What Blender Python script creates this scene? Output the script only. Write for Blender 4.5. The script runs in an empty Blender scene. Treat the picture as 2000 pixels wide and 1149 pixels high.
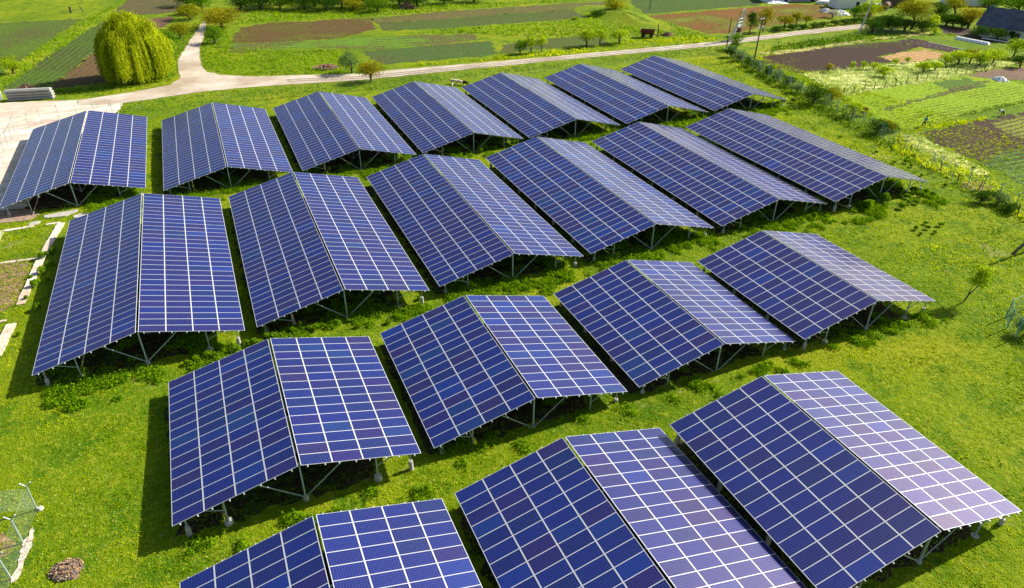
import bpy, bmesh, math, random
import numpy as np
from mathutils import Vector, Matrix
from mathutils.geometry import delaunay_2d_cdt

random.seed(7)
RNG = np.random.default_rng(11)
scene = bpy.context.scene
COL = scene.collection

# ------------------------------------------------------------------ camera
F_PX, YAW, PITCH, ROLL, CAM_H = 1365.938, 0.409939, 0.545428, 0.001640, 34.843
CXP, CYP = 1000.0, 574.5
def cam_axes():
    cy, sy = math.cos(YAW), math.sin(YAW); cp, sp = math.cos(PITCH), math.sin(PITCH)
    fwd = np.array([sy*cp, cy*cp, -sp]); right = np.array([cy, -sy, 0.0]); up = np.cross(right, fwd)
    cr, sr = math.cos(ROLL), math.sin(ROLL)
    return np.array([cr*right+sr*up, -sr*right+cr*up, fwd])
CR = cam_axes(); CPOS = np.array([0, 0, CAM_H])
cam_d = bpy.data.cameras.new('camera'); cam = bpy.data.objects.new('camera', cam_d); COL.objects.link(cam)
cam_d.sensor_width = 36; cam_d.lens = 36*F_PX/2000; cam_d.clip_end = 6000; cam_d.clip_start = 0.5
M = Matrix(((CR[0][0], CR[1][0], -CR[2][0], 0), (CR[0][1], CR[1][1], -CR[2][1], 0), (CR[0][2], CR[1][2], -CR[2][2], CAM_H), (0, 0, 0, 1)))
cam.matrix_world = M
scene.camera = cam

# ------------------------------------------------------------------ the solar tables, as surveyed from the photograph
ALPHA, PITCH_Y, SLOPE = 0.246134, 0.98774, 7.98
EAVE = 1.3
RISE = SLOPE*math.sin(ALPHA); HALF = SLOPE*math.cos(ALPHA)
TABLES = [
('A1',30,-17.064,91.409,0.094,0.599),('A2',30,0.365,89.926,-0.036,0.200),('A3',30,17.086,90.394,-0.210,0.064),
('A4',30,33.706,91.118,-0.382,-0.114),('A5',30,50.052,90.812,-0.301,-0.099),('A6',30,66.515,90.704,-0.157,0.008),
('A7',30,83.110,90.733,-0.078,0.057),
('B1',30,-8.915,53.187,0.643,0.728),('B2',30,7.507,54.360,-0.014,0.297),('B3',30,24.184,55.095,-0.292,-0.063),
('B4',30,40.542,55.168,-0.226,0.070),('B5',30,57.053,55.168,-0.221,0.124),('B6',30,72.554,54.304,0.382,0.535),
('C1',15,0.485,34.173,0.029,0.129),('C2',15,17.021,34.810,-0.492,-0.242),('C3',15,33.500,34.815,-0.420,-0.253),
('C4',15,49.287,34.290,0.014,0.039),
('D1',15,0.667,15.646,-0.45,-0.665),('D2',15,16.940,15.503,-0.2,-0.420),('D3',15,32.554,14.758,0.210,0.465)]
# ------------------------------------------------------------------ terrain: the ground follows the tables
TP = []
for n, rows, x, y, z, z2 in TABLES:
    L = rows*PITCH_Y
    for t in (0, .5, 1):
        TP.append((x, y+t*L, z+t*(z2-z)))
TP = np.array(TP)
def H(x, y):
    x = np.asarray(x, float); y = np.asarray(y, float)
    num = np.zeros(x.shape); den = np.full(x.shape, 0.12)
    for px, py, pz in TP:
        w = np.exp(-((x-px)**2+(y-py)**2)/(2*7.0**2)); num += w*pz; den += w
    return num/den
def h1(x, y): return float(H(np.array([x]), np.array([y]))[0])
def G(u, v):                                   # photograph pixel -> point on the ground
    d = np.array([(u-CXP)/F_PX, -(v-CYP)/F_PX, 1.0]) @ CR
    z = 0.0
    for _ in range(4):
        t = (z-CAM_H)/d[2]; p = CPOS+t*d; z = h1(p[0], p[1])
    return Vector((p[0], p[1], z))
def depth(p): return float((np.array(p)-CPOS) @ CR[2])
def height_to(p, v):                           # height of an upright thing at p that reaches image row v
    a = np.array(p)-CPOS
    b0, c0 = a @ CR[1], a @ CR[2]; b, e = CR[1][2], CR[2][2]
    k = (CYP-v)/F_PX
    return float((b0-k*c0)/(k*e-b))
def px_m(p): return depth(p)/F_PX              # metres per photograph pixel

# ------------------------------------------------------------------ helpers
def tag(o, label=None, cat=None, group=None, kind=None):
    if label: o['label'] = label
    if cat: o['category'] = cat
    if group: o['group'] = group
    if kind: o['kind'] = kind
    return o
def empty(name, loc, rz=0, rx=0):
    o = bpy.data.objects.new(name, None); COL.objects.link(o)
    o.location = loc; o.rotation_euler = (rx, 0, rz); o.empty_display_size = 0.3
    return o
def link(name, me, parent=None, loc=(0, 0, 0)):
    o = bpy.data.objects.new(name, me); COL.objects.link(o); o.location = loc
    if parent: o.parent = parent
    return o
def np_mesh(name, V, F, mats, tint=None, mi=None, smooth=False):
    """V (n,3), F (m,k) all faces with the same corner count"""
    V = np.asarray(V, np.float32); F = np.asarray(F, np.int32)
    me = bpy.data.meshes.new(name)
    me.vertices.add(len(V)); me.vertices.foreach_set('co', V.ravel())
    k = F.shape[1]
    me.loops.add(F.size); me.loops.foreach_set('vertex_index', F.ravel())
    me.polygons.add(len(F)); me.polygons.foreach_set('loop_start', np.arange(0, F.size, k, dtype=np.int32))
    me.polygons.foreach_set('loop_total', np.full(len(F), k, np.int32))
    for m in (mats if isinstance(mats, (list, tuple)) else [mats]): me.materials.append(m)
    if mi is not None: me.polygons.foreach_set('material_index', np.asarray(mi, np.int32))
    me.polygons.foreach_set('use_smooth', np.full(len(F), smooth, bool))
    me.update(calc_edges=True)
    if tint is not None:
        a = me.attributes.new('tint', 'FLOAT', 'FACE'); a.data.foreach_set('value', np.asarray(tint, np.float32))
    return me
class MB:
    def __init__(s): s.v = []; s.f = []; s.mi = []; s.sm = []
    def add(s, vs, fs, m=0, smooth=False):
        b = len(s.v); s.v += [tuple(v) for v in vs]
        for f in fs: s.f.append([b+i for i in f]); s.mi.append(m); s.sm.append(smooth)
    def box(s, c, d, m=0, rot=None):
        vs = [Vector((sx*d[0]/2, sy*d[1]/2, sz*d[2]/2)) for sx in (-1, 1) for sy in (-1, 1) for sz in (-1, 1)]
        if rot is not None: vs = [rot @ v for v in vs]
        vs = [v+Vector(c) for v in vs]
        s.add(vs, [(0, 1, 3, 2), (4, 6, 7, 5), (0, 4, 5, 1), (2, 3, 7, 6), (0, 2, 6, 4), (1, 5, 7, 3)], m)
    def tube(s, a, b, r1, r2=None, n=8, m=0, caps=True):
        r2 = r1 if r2 is None else r2
        a, b = Vector(a), Vector(b); d = (b-a).normalized()
        u = d.orthogonal().normalized(); w = d.cross(u)
        vs = [];
        for p, r in ((a, r1), (b, r2)):
            for i in range(n):
                t = 2*math.pi*i/n; vs.append(p+u*(r*math.cos(t))+w*(r*math.sin(t)))
        fs = [(i, (i+1) % n, n+(i+1) % n, n+i) for i in range(n)]
        s.add(vs, fs, m, n > 4)
        if caps: s.add(vs[:n], [tuple(reversed(range(n)))], m); s.add(vs[n:], [tuple(range(n))], m)
    def path(s, pts, radii, n=7, m=0):
        for i in range(len(pts)-1): s.tube(pts[i], pts[i+1], radii[i], radii[i+1], n, m, i in (0, len(pts)-2))
    def mesh(s, name, mats):
        me = bpy.data.meshes.new(name); me.from_pydata(s.v, [], s.f)
        for m in (mats if isinstance(mats, (list, tuple)) else [mats]): me.materials.append(m)
        me.polygons.foreach_set('material_index', s.mi); me.polygons.foreach_set('use_smooth', s.sm)
        me.update(); return me
    def build(s, name, mats, parent=None, loc=(0, 0, 0)): return link(name, s.mesh(name, mats), parent, loc)
def copy_tree(o, parent=None):
    c = o.copy(); COL.objects.link(c); c.parent = parent
    for ch in list(o.children): copy_tree(ch, c)
    return c
ORD = ['first', 'second', 'third', 'fourth', 'fifth', 'sixth', 'seventh', 'eighth', 'ninth', 'tenth', 'eleventh', 'twelfth',
       'thirteenth', 'fourteenth', 'fifteenth', 'sixteenth', 'seventeenth', 'eighteenth', 'nineteenth', 'twentieth']

def vnoise(x, y, sc, seed=0):                  # smooth value noise 0..1
    x = np.asarray(x)*sc; y = np.asarray(y)*sc
    xi = np.floor(x).astype(np.int64); yi = np.floor(y).astype(np.int64); fx = x-xi; fy = y-yi
    fx = fx*fx*(3-2*fx); fy = fy*fy*(3-2*fy)
    def hsh(a, b):
        n = (a*374761393+b*668265263+seed*974711) & 0x7fffffff
        n = ((n ^ (n >> 13))*1274126177) & 0x7fffffff
        return ((n ^ (n >> 16)) & 0xffff)/65535.0
    return (hsh(xi, yi)*(1-fx)+hsh(xi+1, yi)*fx)*(1-fy)+(hsh(xi, yi+1)*(1-fx)+hsh(xi+1, yi+1)*fx)*fy
def inpoly(x, y, poly):
    x = np.asarray(x); y = np.asarray(y); c = np.zeros(x.shape, bool); n = len(poly)
    for i in range(n):
        x1, y1 = poly[i][0], poly[i][1]; x2, y2 = poly[(i+1) % n][0], poly[(i+1) % n][1]
        if y1 == y2: continue
        k = ((y1 > y) != (y2 > y)) & (x < (x2-x1)*(y-y1)/(y2-y1)+x1); c ^= k
    return c

# ------------------------------------------------------------------ materials
class NT:
    def __init__(s, name):
        s.m = bpy.data.materials.new(name); s.m.use_nodes = True; s.t = s.m.node_tree; s.n = s.t.nodes
        s.p = s.n.get('Principled BSDF'); s.out = s.n.get('Material Output')
    def add(s, typ, **kw):
        nd = s.n.new(typ)
        for k, v in kw.items(): setattr(nd, k, v)
        return nd
    def l(s, a, b): s.t.links.new(a, b)
    def noise(s, vec, scale, detail=3, rough=.6):
        nd = s.add('ShaderNodeTexNoise'); nd.inputs['Scale'].default_value = scale; nd.inputs['Detail'].default_value = detail
        nd.inputs['Roughness'].default_value = rough; s.l(vec, nd.inputs['Vector']); return nd.outputs['Fac']
    def ramp(s, fac, stops):
        nd = s.add('ShaderNodeValToRGB'); el = nd.color_ramp.elements
        while len(el) < len(stops): el.new(0.5)
        for e, (p, c) in zip(el, stops):
            e.position = p; e.color = (*c, 1) if len(c) == 3 else c
        s.l(fac, nd.inputs['Fac']); return nd.outputs['Color']
    def smooth(s, fac, a, b):
        nd = s.add('ShaderNodeMapRange'); nd.inputs['From Min'].default_value = a; nd.inputs['From Max'].default_value = b
        s.l(fac, nd.inputs['Value']); return nd.outputs['Result']
    def mix(s, fac, a, b):
        nd = s.add('ShaderNodeMix', data_type='RGBA')
        for i, x in ((0, fac), (6, a), (7, b)):
            if isinstance(x, (int, float)): nd.inputs[i].default_value = x
            elif isinstance(x, tuple): nd.inputs[i].default_value = (*x, 1)
            else: s.l(x, nd.inputs[i])
        return nd.outputs[2]
    def math(s, op, a, b=None, c=None):
        nd = s.add('ShaderNodeMath', operation=op)
        for i, x in enumerate((a, b, c)):
            if x is None: continue
            if isinstance(x, (int, float)): nd.inputs[i].default_value = x
            else: s.l(x, nd.inputs[i])
        return nd.outputs[0]
    def bump(s, h, strength, dist):
        nd = s.add('ShaderNodeBump'); nd.inputs['Strength'].default_value = strength; nd.inputs['Distance'].default_value = dist
        s.l(h, nd.inputs['Height']); s.l(nd.outputs['Normal'], s.p.inputs['Normal'])
    def obj(s): return s.add('ShaderNodeTexCoord').outputs['Object']
    def rot(s, vec, ang, sc=(1, 1, 1)):
        nd = s.add('ShaderNodeMapping'); nd.inputs['Rotation'].default_value = (0, 0, ang); nd.inputs['Scale'].default_value = sc
        s.l(vec, nd.inputs['Vector']); return nd.outputs['Vector']
    def base(s, c): s.l(c, s.p.inputs['Base Color'])
    def rough(s, v, spec=None):
        s.p.inputs['Roughness'].default_value = v
        if spec is not None: s.p.inputs['Specular IOR Level'].default_value = spec
        return s
def mat_simple(name, c, rough=.7, metal=0, var=.25, sc=3.0, spec=.4, bump=0):
    t = NT(name); v = t.obj()
    n = t.noise(v, sc, 4)
    t.base(t.ramp(n, [(.3, tuple(x*(1-var) for x in c)), (.7, tuple(min(1, x*(1+var)) for x in c))]))
    t.rough(rough, spec); t.p.inputs['Metallic'].default_value = metal
    if bump: t.bump(t.noise(v, sc*4, 4), bump, .05)
    return t.m
def mat_leaf(name, a, b, trans=.45):
    t = NT(name)
    at = t.add('ShaderNodeAttribute', attribute_name='tint')
    c = t.mix(at.outputs['Fac'], a, b)
    t.n.remove(t.p)
    d = t.add('ShaderNodeBsdfDiffuse'); tr = t.add('ShaderNodeBsdfTranslucent'); t.l(c, d.inputs['Color'])
    hs = t.add('ShaderNodeHueSaturation'); hs.inputs['Hue'].default_value = .49; hs.inputs['Value'].default_value = 1.15
    t.l(c, hs.inputs['Color']); t.l(hs.outputs['Color'], tr.inputs['Color'])
    m = t.add('ShaderNodeMixShader'); m.inputs[0].default_value = trans
    t.l(d.outputs[0], m.inputs[1]); t.l(tr.outputs[0], m.inputs[2]); t.l(m.outputs[0], t.out.inputs['Surface'])
    return t.m
LEAF = {
 'bright': mat_leaf('leaf bright green', (.17, .30, .006), (.44, .56, .018), .55),
 'green': mat_leaf('leaf green', (.055, .16, .006), (.19, .33, .012), .3),
 'dark': mat_leaf('leaf dark green', (.022, .070, .008), (.075, .17, .012), .3),
 'olive': mat_leaf('leaf olive', (.13, .16, .006), (.36, .36, .012)),
 'ochre': mat_leaf('leaf ochre', (.18, .18, .008), (.42, .38, .016)),
 'grey': mat_leaf('leaf grey green', (.07, .15, .03), (.22, .33, .09)),
 'willow': mat_leaf('leaf willow', (.13, .20, .004), (.58, .66, .02), .42),
 'brown': mat_leaf('leaf brown twig', (.12, .07, .035), (.24, .14, .07), .2),
 'white': mat_leaf('leaf white blossom', (.25, .32, .1), (.80, .78, .65), .3),
 'grass': mat_leaf('grass blades', (.115, .235, .003), (.58, .66, .008), .45),
 'weed': mat_leaf('weed leaves', (.05, .17, .004), (.30, .47, .008), .45),
 'flower': mat_leaf('meadow flowers', (.24, .38, .02), (.85, .84, .38), .4),
}
BARK = mat_simple('bark', (.09, .065, .045), .9, var=.4, sc=6, bump=.4)
GALV = mat_simple('galvanised steel', (.42, .52, .53), .45, .35, .12, 5)
TEAL = mat_simple('teal painted steel', (.10, .32, .36), .5, .1, .2, 4)
ALU = mat_simple('aluminium rail', (.75, .76, .78), .35, .3, .06, 4)
CONC = mat_simple('pale concrete', (.46, .43, .38), .9, 0, .25, 5, .2, .3)
CONC2 = mat_simple('grey concrete', (.36, .35, .33), .9, 0, .25, 2.5, .2, .3)
WIRE = mat_simple('fence wire', (.30, .36, .36), .5, .3, .1, 5)
WOOD = mat_simple('weathered wood', (.12, .085, .055), .85, 0, .35, 5, .2, .3)
WOODR = mat_simple('red brown wood', (.24, .12, .055), .85, 0, .3, 5, .2, .2)
POLEC = mat_simple('pole concrete', (.50, .53, .52), .8, 0, .12, 3, .2)
WHITE = mat_simple('white plastic', (.80, .81, .80), .5, 0, .06, 3)
WHITEW = mat_simple('white plaster', (.74, .74, .70), .85, 0, .1, 1.5, .2)
RUST = mat_simple('rusty red paint', (.13, .022, .018), .6, .0, .35, 3)
RUST2 = mat_simple('rusted steel', (.12, .055, .03), .8, .1, .45, 4)
RUBBER = mat_simple('black rubber', (.02, .02, .02), .9, 0, .2, 4)
PORC = mat_simple('white porcelain', (.8, .8, .8), .25, 0, .03, 4)
DARK = mat_simple('dark opening', (.02, .018, .016), .9)

def mat_panel():
    t = NT('solar cells')
    uv = t.add('ShaderNodeUVMap', uv_map='cells').outputs['UV']
    at = t.add('ShaderNodeAttribute', attribute_name='tintcol').outputs['Color']
    sep = t.add('ShaderNodeSeparateXYZ'); t.l(uv, sep.inputs[0])
    def line(x, w):
        f = t.math('FRACT', x); d = t.math('ABSOLUTE', t.math('SUBTRACT', f, .5)); return t.math('GREATER_THAN', d, .5-w)
    g = t.math('MAXIMUM', line(sep.outputs[0], .035), line(sep.outputs[1], .035))
    bus = line(t.math('MULTIPLY', sep.outputs[1], 3.0), .03)
    # crystal flakes
    vo = t.add('ShaderNodeTexVoronoi'); vo.inputs['Scale'].default_value = 5.0; t.l(uv, vo.inputs['Vector'])
    hs = t.add('ShaderNodeHueSaturation'); t.l(at, hs.inputs['Color'])
    sc = t.add('ShaderNodeSeparateColor'); t.l(vo.outputs['Color'], sc.inputs[0])
    t.l(t.smooth(sc.outputs[0], -.6, 1.4), hs.inputs['Value'])
    vv = t.math('MULTIPLY_ADD', sc.outputs[0], .3, .85); t.l(vv, hs.inputs['Value'])
    c = t.mix(bus, hs.outputs['Color'], (.010, .022, .14))
    c = t.mix(g, c, (.055, .10, .34))
    t.base(c); t.rough(.16, .20)
    t.p.inputs['Coat Weight'].default_value = 0.0
    ob = t.obj(); n = t.noise(ob, .7, 4)
    r = t.smooth(n, .2, .8); t.l(t.math('MULTIPLY_ADD', r, .08, .12), t.p.inputs['Roughness'])
    gl = t.add('ShaderNodeBsdfGlossy'); gl.inputs['Roughness'].default_value = .39; gl.inputs['Color'].default_value = (1, .82, .92, 1)
    mx = t.add('ShaderNodeMixShader'); t.l(t.math('MULTIPLY_ADD', r, .025, .040), mx.inputs[0])
    t.l(t.p.outputs[0], mx.inputs[1]); t.l(gl.outputs[0], mx.inputs[2]); t.l(mx.outputs[0], t.out.inputs['Surface'])
    return t.m
CELL = mat_panel()
FRAME = mat_simple('panel frame', (.66, .67, .70), .4, .15, .03, 2)

def mat_ground():
    t = NT('meadow grass'); v = t.obj()
    big = t.noise(v, .045, 3, .55); mid = t.noise(v, .35, 4, .6); fine = t.noise(v, 2.2, 4, .7); tiny = t.noise(v, 9, 3, .7)
    c = t.ramp(big, [(.35, (.10, .185, .003)), (.52, (.175, .25, .004)), (.68, (.26, .29, .007))])
    c = t.mix(t.smooth(mid, .50, .62), c, (.075, .165, .003))
    c = t.mix(t.math('MULTIPLY', t.smooth(fine, .5, .7), .65), c, (.38, .38, .03))
    dry = t.noise(v, .16, 5, .7)
    c = t.mix(t.math('MULTIPLY', t.smooth(dry, .62, .72), t.smooth(tiny, .35, .6)), c, (.46, .38, .17))
    c = t.mix(t.math('MULTIPLY', t.smooth(tiny, .56, .72), .55), c, (.035, .075, .004))
    t.base(c); t.rough(.95, .1)
    t.bump(t.math('ADD', fine, t.math('MULTIPLY', tiny, .6)), .9, .25)
    return t.m
def mat_field(name, soil, plant, cover, ang=0, row=.9, rowamt=.5, sc=1.3, patch=.25):
    """worked soil with rows of young plants; cover 0 bare .. 1 closed"""
    t = NT(name); v = t.obj()
    r = t.rot(v, ang)
    sp = t.noise(t.rot(v, ang, (.6, 1, 1)), sc*1.7, 4, .72)
    big = t.noise(v, .05, 3, .6)
    wv = t.add('ShaderNodeTexWave', wave_type='BANDS', bands_direction='Y'); wv.inputs['Scale'].default_value = 1/row*.314
    wv.inputs['Distortion'].default_value = 1.2; wv.inputs['Detail'].default_value = 1; wv.inputs['Detail Scale'].default_value = .6
    t.l(r, wv.inputs['Vector'])
    k = t.math('ADD', sp, t.math('MULTIPLY', t.math('SUBTRACT', wv.outputs['Fac'], .5), .35*rowamt))
    k = t.math('ADD', k, t.math('MULTIPLY', t.math('SUBTRACT', big, .5), patch*2))
    f = t.smooth(k, .74-cover*.55, .86-cover*.55)
    clod = t.noise(v, 3.2, 4, .7)
    s1 = t.ramp(clod, [(.3, tuple(x*.6 for x in soil)), (.7, tuple(x*1.35 for x in soil))])
    pl = t.ramp(t.noise(v, 2.1, 3, .7), [(.3, tuple(x*.6 for x in plant)), (.7, tuple(x*1.4 for x in plant))])
    t.base(t.mix(f, s1, pl)); t.rough(.95, .1)
    t.bump(t.math('ADD', t.math('MULTIPLY', clod, .6), f), .8, .3)
    return t.m
def mat_gravel():
    t = NT('pale gravel'); v = t.obj()
    a = t.noise(v, .12, 4, .6); b = t.noise(v, 1.6, 5, .7); c_ = t.noise(v, 12, 3, .7)
    c = t.ramp(a, [(.35, (.40, .31, .22)), (.55, (.56, .48, .38)), (.7, (.66, .60, .51))])
    c = t.mix(t.math('MULTIPLY', t.smooth(b, .5, .7), .5), c, (.36, .27, .19))
    c = t.mix(t.math('MULTIPLY', t.smooth(c_, .5, .65), .25), c, (.25, .20, .15))
    t.base(c); t.rough(.95, .1); t.bump(c_, .4, .05); return t.m
def mat_slab():
    t = NT('old concrete slab'); v = t.obj()
    a = t.noise(v, .09, 4, .6); b = t.noise(v, .6, 6, .75); c_ = t.noise(v, 7, 3, .7)
    c = t.ramp(a, [(.3, (.52, .40, .30)), (.5, (.72, .64, .52)), (.7, (.82, .76, .66))])
    c = t.mix(t.math('MULTIPLY', t.smooth(b, .50, .66), .75), c, (.42, .29, .20))
    st = t.noise(t.rot(v, .32, (.05, .35, 1)), 1.0, 4, .6)
    c = t.mix(t.math('MULTIPLY', t.smooth(st, .48, .6), .6), c, (.50, .36, .26))
    c = t.mix(t.math('MULTIPLY', t.smooth(c_, .55, .7), .2), c, (.3, .25, .18))
    t.base(c); t.rough(.9, .2); t.bump(c_, .3, .04); return t.m
GROUND, GRAVEL, SLAB = mat_ground(), mat_gravel(), mat_slab()
SOILU = mat_field('shade toned bare soil', (.05, .036, .026), (.05, .09, .01), .42, 0, 2, .1, 1.2, .6)

# ------------------------------------------------------------------ sheets
ZSTEP = [0]
def sheet(name, pts, mat, z=0.012, cell=None, rag=0.0, step=None, px=True):
    P = [G(*p) for p in pts] if px else [Vector(p).to_3d() for p in pts]
    step = step or max(.5, np.mean([depth(p) for p in P])*.006)
    ring = []
    for i in range(len(P)):
        a, b = P[i], P[(i+1) % len(P)]; d = (b-a).to_2d().length; n = max(1, int(d/step))
        for k in range(n):
            q = a.lerp(b, k/n); o = (random.gauss(0, rag), random.gauss(0, rag)) if k else (0, 0)
            ring.append((q.x+o[0], q.y+o[1]))
    inner = []
    if cell:
        xs = [p[0] for p in ring]; ys = [p[1] for p in ring]
        gx, gy = np.meshgrid(np.arange(min(xs), max(xs), cell), np.arange(min(ys), max(ys), cell))
        k = inpoly(gx.ravel(), gy.ravel(), ring); inner = list(zip(gx.ravel()[k], gy.ravel()[k]))
    vs = [Vector(p) for p in ring]+[Vector(p) for p in inner]
    n = len(ring)
    r = delaunay_2d_cdt(vs, [(i, (i+1) % n) for i in range(n)], [], 1, 1e-4)
    co = np.array([(p.x, p.y) for p in r[0]]); zz = H(co[:, 0], co[:, 1])+z
    me = bpy.data.meshes.new(name); me.from_pydata([(a, b, c) for (a, b), c in zip(co, zz)], [], r[2])
    bm = bmesh.new(); bm.from_mesh(me); [f.normal_flip() for f in bm.faces if f.normal.z < 0]; bm.to_mesh(me); bm.free()
    me.materials.append(mat)
    return tag(link(name, me), kind='structure'), ring

def grid_axis(a, b, fine, far):
    x = list(np.arange(a, b+.01, fine)); d = fine
    lo, hi = [a], [b]
    while hi[-1] < far: d *= 1.35; hi.append(hi[-1]+d); lo.append(lo[-1]-d)
    return np.array(lo[:0:-1]+x+hi[1:])
gx = grid_axis(-45, 115, 1.6, 2500); gy = grid_axis(5, 135, 1.6, 2500)
X, Y = np.meshgrid(gx, gy); Zg = H(X.ravel(), Y.ravel())
V = np.stack([X.ravel(), Y.ravel(), Zg], 1); nx, ny = len(gx), len(gy)
ii = (np.arange(ny-1)[:, None]*nx+np.arange(nx-1)[None, :]).ravel()
tag(link('ground', np_mesh('ground', V, np.stack([ii, ii+1, ii+nx+1, ii+nx], 1), GROUND, smooth=True)), kind='structure')

ROW = math.radians
SOIL = (.15, .095, .058)
def field(name, pts, soil, plant, cover, ang, row=.9, rowamt=.5, sc=1.3, z=.02, rag=.4, patch=.25):
    m = mat_field(name+' soil', soil, plant, cover, ang, row, rowamt, sc, patch)
    return sheet(name, pts, m, z, None, rag)[1]
FIELDS = {}
# directions of the crop rows follow the long edges of each plot
def ang_of(a, b):
    p, q = G(*a), G(*b); return math.atan2(q.y-p.y, q.x-p.x)
GREENROW = (.085, .135, .016)
def fld(key, name, pts, soil, plant, cover, ab, **kw):
    FIELDS[key] = field(name, pts, soil, plant, cover, -ang_of(*ab), **kw)
fld('f1', 'crop_field', [(-90, 52), (0, 46), (160, 37), (48, 112), (0, 146), (-90, 160)], (.13, .10, .05), (.10, .17, .018), .62, ((0, 46), (160, 37)), row=1.3)
fld('f2', 'crop_field', [(8, 172), (110, 98), (207, 38), (222, 62), (203, 84), (150, 130), (88, 174), (40, 186)], (.13, .09, .05), (.075, .135, .018), .66, ((90, 172), (207, 84)), row=1.3)
fld('f3', 'ploughed_field', [(88, 175), (150, 131), (203, 85), (226, 130), (262, 158), (200, 162), (107, 173)], (.15, .085, .045), (.11, .15, .02), .36, ((90, 172), (201, 85)), row=1.3)
fld('f4', 'ploughed_field', [(213, 28), (240, 10), (262, -14), (372, -14), (350, 23), (275, 30)], (.15, .10, .06), (.085, .12, .02), .45, ((213, 28), (350, 23)), row=1.6, rowamt=1)
fld('f5', 'ploughed_field', [(268, 39), (300, 36), (338, 33), (325, 52), (300, 58), (275, 50)], (.15, .085, .055), (.08, .12, .02), .25, ((278, 38), (335, 33)))
fld('f9', 'crop_field', [(725, 36), (860, 23), (1000, 14), (1182, 3), (1172, 16), (1000, 27), (860, 37), (733, 46)], (.17, .12, .06), (.13, .17, .02), .5, ((725, 35), (1180, 3)))
fld('f6', 'ploughed_field', [(455, 72), (473, 54), (524, 45), (620, 41), (725, 35), (733, 58), (655, 76), (550, 82), (455, 85)], (.125, .072, .030), (.15, .17, .02), .44, ((455, 84), (733, 58)), row=1.1, patch=.5)
fld('f7', 'fallow_field', [(448, 104), (454, 85.5), (550, 82.5), (655, 76.5), (780, 70), (925, 67), (938, 78), (820, 90), (712, 97), (620, 93)], (.15, .11, .045), (.12, .22, .02), .6, ((455, 84), (925, 67)), row=2.5, patch=.6)
fld('f8', 'crop_field', [(733, 46), (860, 37.3), (1000, 27.3), (1165, 17), (1172, 22), (1150, 34), (1000, 46), (875, 55), (750, 60)], (.13, .09, .045), (.075, .14, .02), .62, ((733, 45), (1165, 18)), row=1.3, rowamt=.9)
fld('f10', 'crop_field', [(708, 101), (820, 91), (960, 80), (970, 107), (860, 116), (750, 126)], (.14, .09, .05), (.065, .14, .025), .68, ((708, 100), (960, 80)), row=1.2, rowamt=.8)
fld('f10b', 'crop_field', [(985, 88), (1065, 76), (1180, 70), (1186, 86), (1060, 96), (975, 106)], (.15, .10, .05), (.085, .14, .02), .55, ((985, 88), (1180, 70)), row=1.2)
fld('f11', 'crop_field', [(1222, -14), (1505, -14), (1482, 10), (1370, 19), (1262, 28), (1235, 10)], (.12, .085, .045), (.065, .13, .02), .7, ((1262, 28), (1482, 10)), row=1.3, rowamt=.9)
fld('f12', 'fallow_field', [(1265, 31), (1440, 17), (1560, 8), (1612, 12), (1652, 27), (1600, 38), (1500, 52), (1440, 64), (1385, 67)], (.19, .085, .022), (.17, .19, .02), .46, ((1265, 30), (1560, 8)), row=1.4, patch=.7)
fld('f13', 'ploughed_field', [(1478, 121), (1500, 110), (1580, 98), (1680, 86), (1752, 80), (1795, 92), (1715, 112), (1745, 121), (1660, 135), (1557, 143), (1520, 138)], (.055, .032, .024), (.13, .14, .02), .30, ((1485, 118), (1750, 82)), row=1.0, patch=.5)
fld('f15', 'ploughed_field', [(1752, 79.7), (1788, 76), (1835, 86), (1881, 96), (1858, 103), (1797, 91.7)], (.06, .035, .028), (.12, .14, .03), .15, ((1750, 80), (1881, 96)))
fld('f14', 'straw_patch', [(1720, 111), (1765, 103), (1810, 97), (1832, 103), (1856, 110), (1800, 120), (1755, 124)], (.55, .33, .15), (.42, .26, .10), .5, ((1720, 111), (1810, 97)), row=1.5)
fld('f16', 'crop_field', [(1645, 188), (1760, 166), (1885, 147), (2060, 172), (2060, 192), (1935, 214), (1880, 227), (1783, 253), (1750, 250), (1700, 222)], (.12, .13, .02), (.22, .33, .008), .76, ((1645, 187), (1885, 147)), row=1.1, rowamt=.35)
fld('f16b', 'crop_field', [(1820, 163), (1885, 152), (1925, 168), (1870, 178)], (.13, .12, .04), (.09, .16, .02), .8, ((1820, 163), (1885, 152)), z=.03)
fld('f16c', 'ploughed_field', [(1720, 212), (1800, 192), (1890, 166), (1935, 158), (1900, 172), (1800, 198), (1730, 217)], (.10, .07, .045), (.16, .24, .02), .5, ((1720, 212), (1935, 158)), z=.035)
fld('f17', 'ploughed_field', [(1797, 263), (1850, 248), (1923, 235), (2080, 200), (2080, 380), (2000, 362), (1950, 330), (1870, 298)], (.065, .038, .028), (.22, .25, .03), .42, ((1797, 263), (1923, 235)), row=1.3, sc=1.6, patch=.5)
fld('f17b', 'crop_field', [(1932, 240), (2080, 206), (2080, 268), (1990, 270), (1955, 255)], (.12, .085, .05), (.22, .26, .03), .66, ((1932, 240), (2080, 206)), row=1.2, sc=1.5, z=.03)
fld('f17c', 'crop_field', [(1905, 318), (1960, 296), (2080, 275), (2080, 382), (2000, 364), (1950, 332)], (.10, .07, .045), (.10, .19, .03), .62, ((1932, 300), (2080, 276)), row=1.2, sc=1.5, z=.03)
fld('f18', 'bare_yard', [(1890, 148), (1915, 138), (2080, 128), (2080, 160), (1940, 155)], (.20, .13, .09), (.12, .16, .03), .2, ((1890, 147), (2000, 130)))
fld('f19', 'dry_path', [(1480, 103), (1560, 96), (1720, 73), (1812, 63), (1815, 66), (1700, 80), (1525, 107)], (.46, .40, .14), (.30, .34, .05), .3, ((1482, 100), (1818, 62)))
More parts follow.
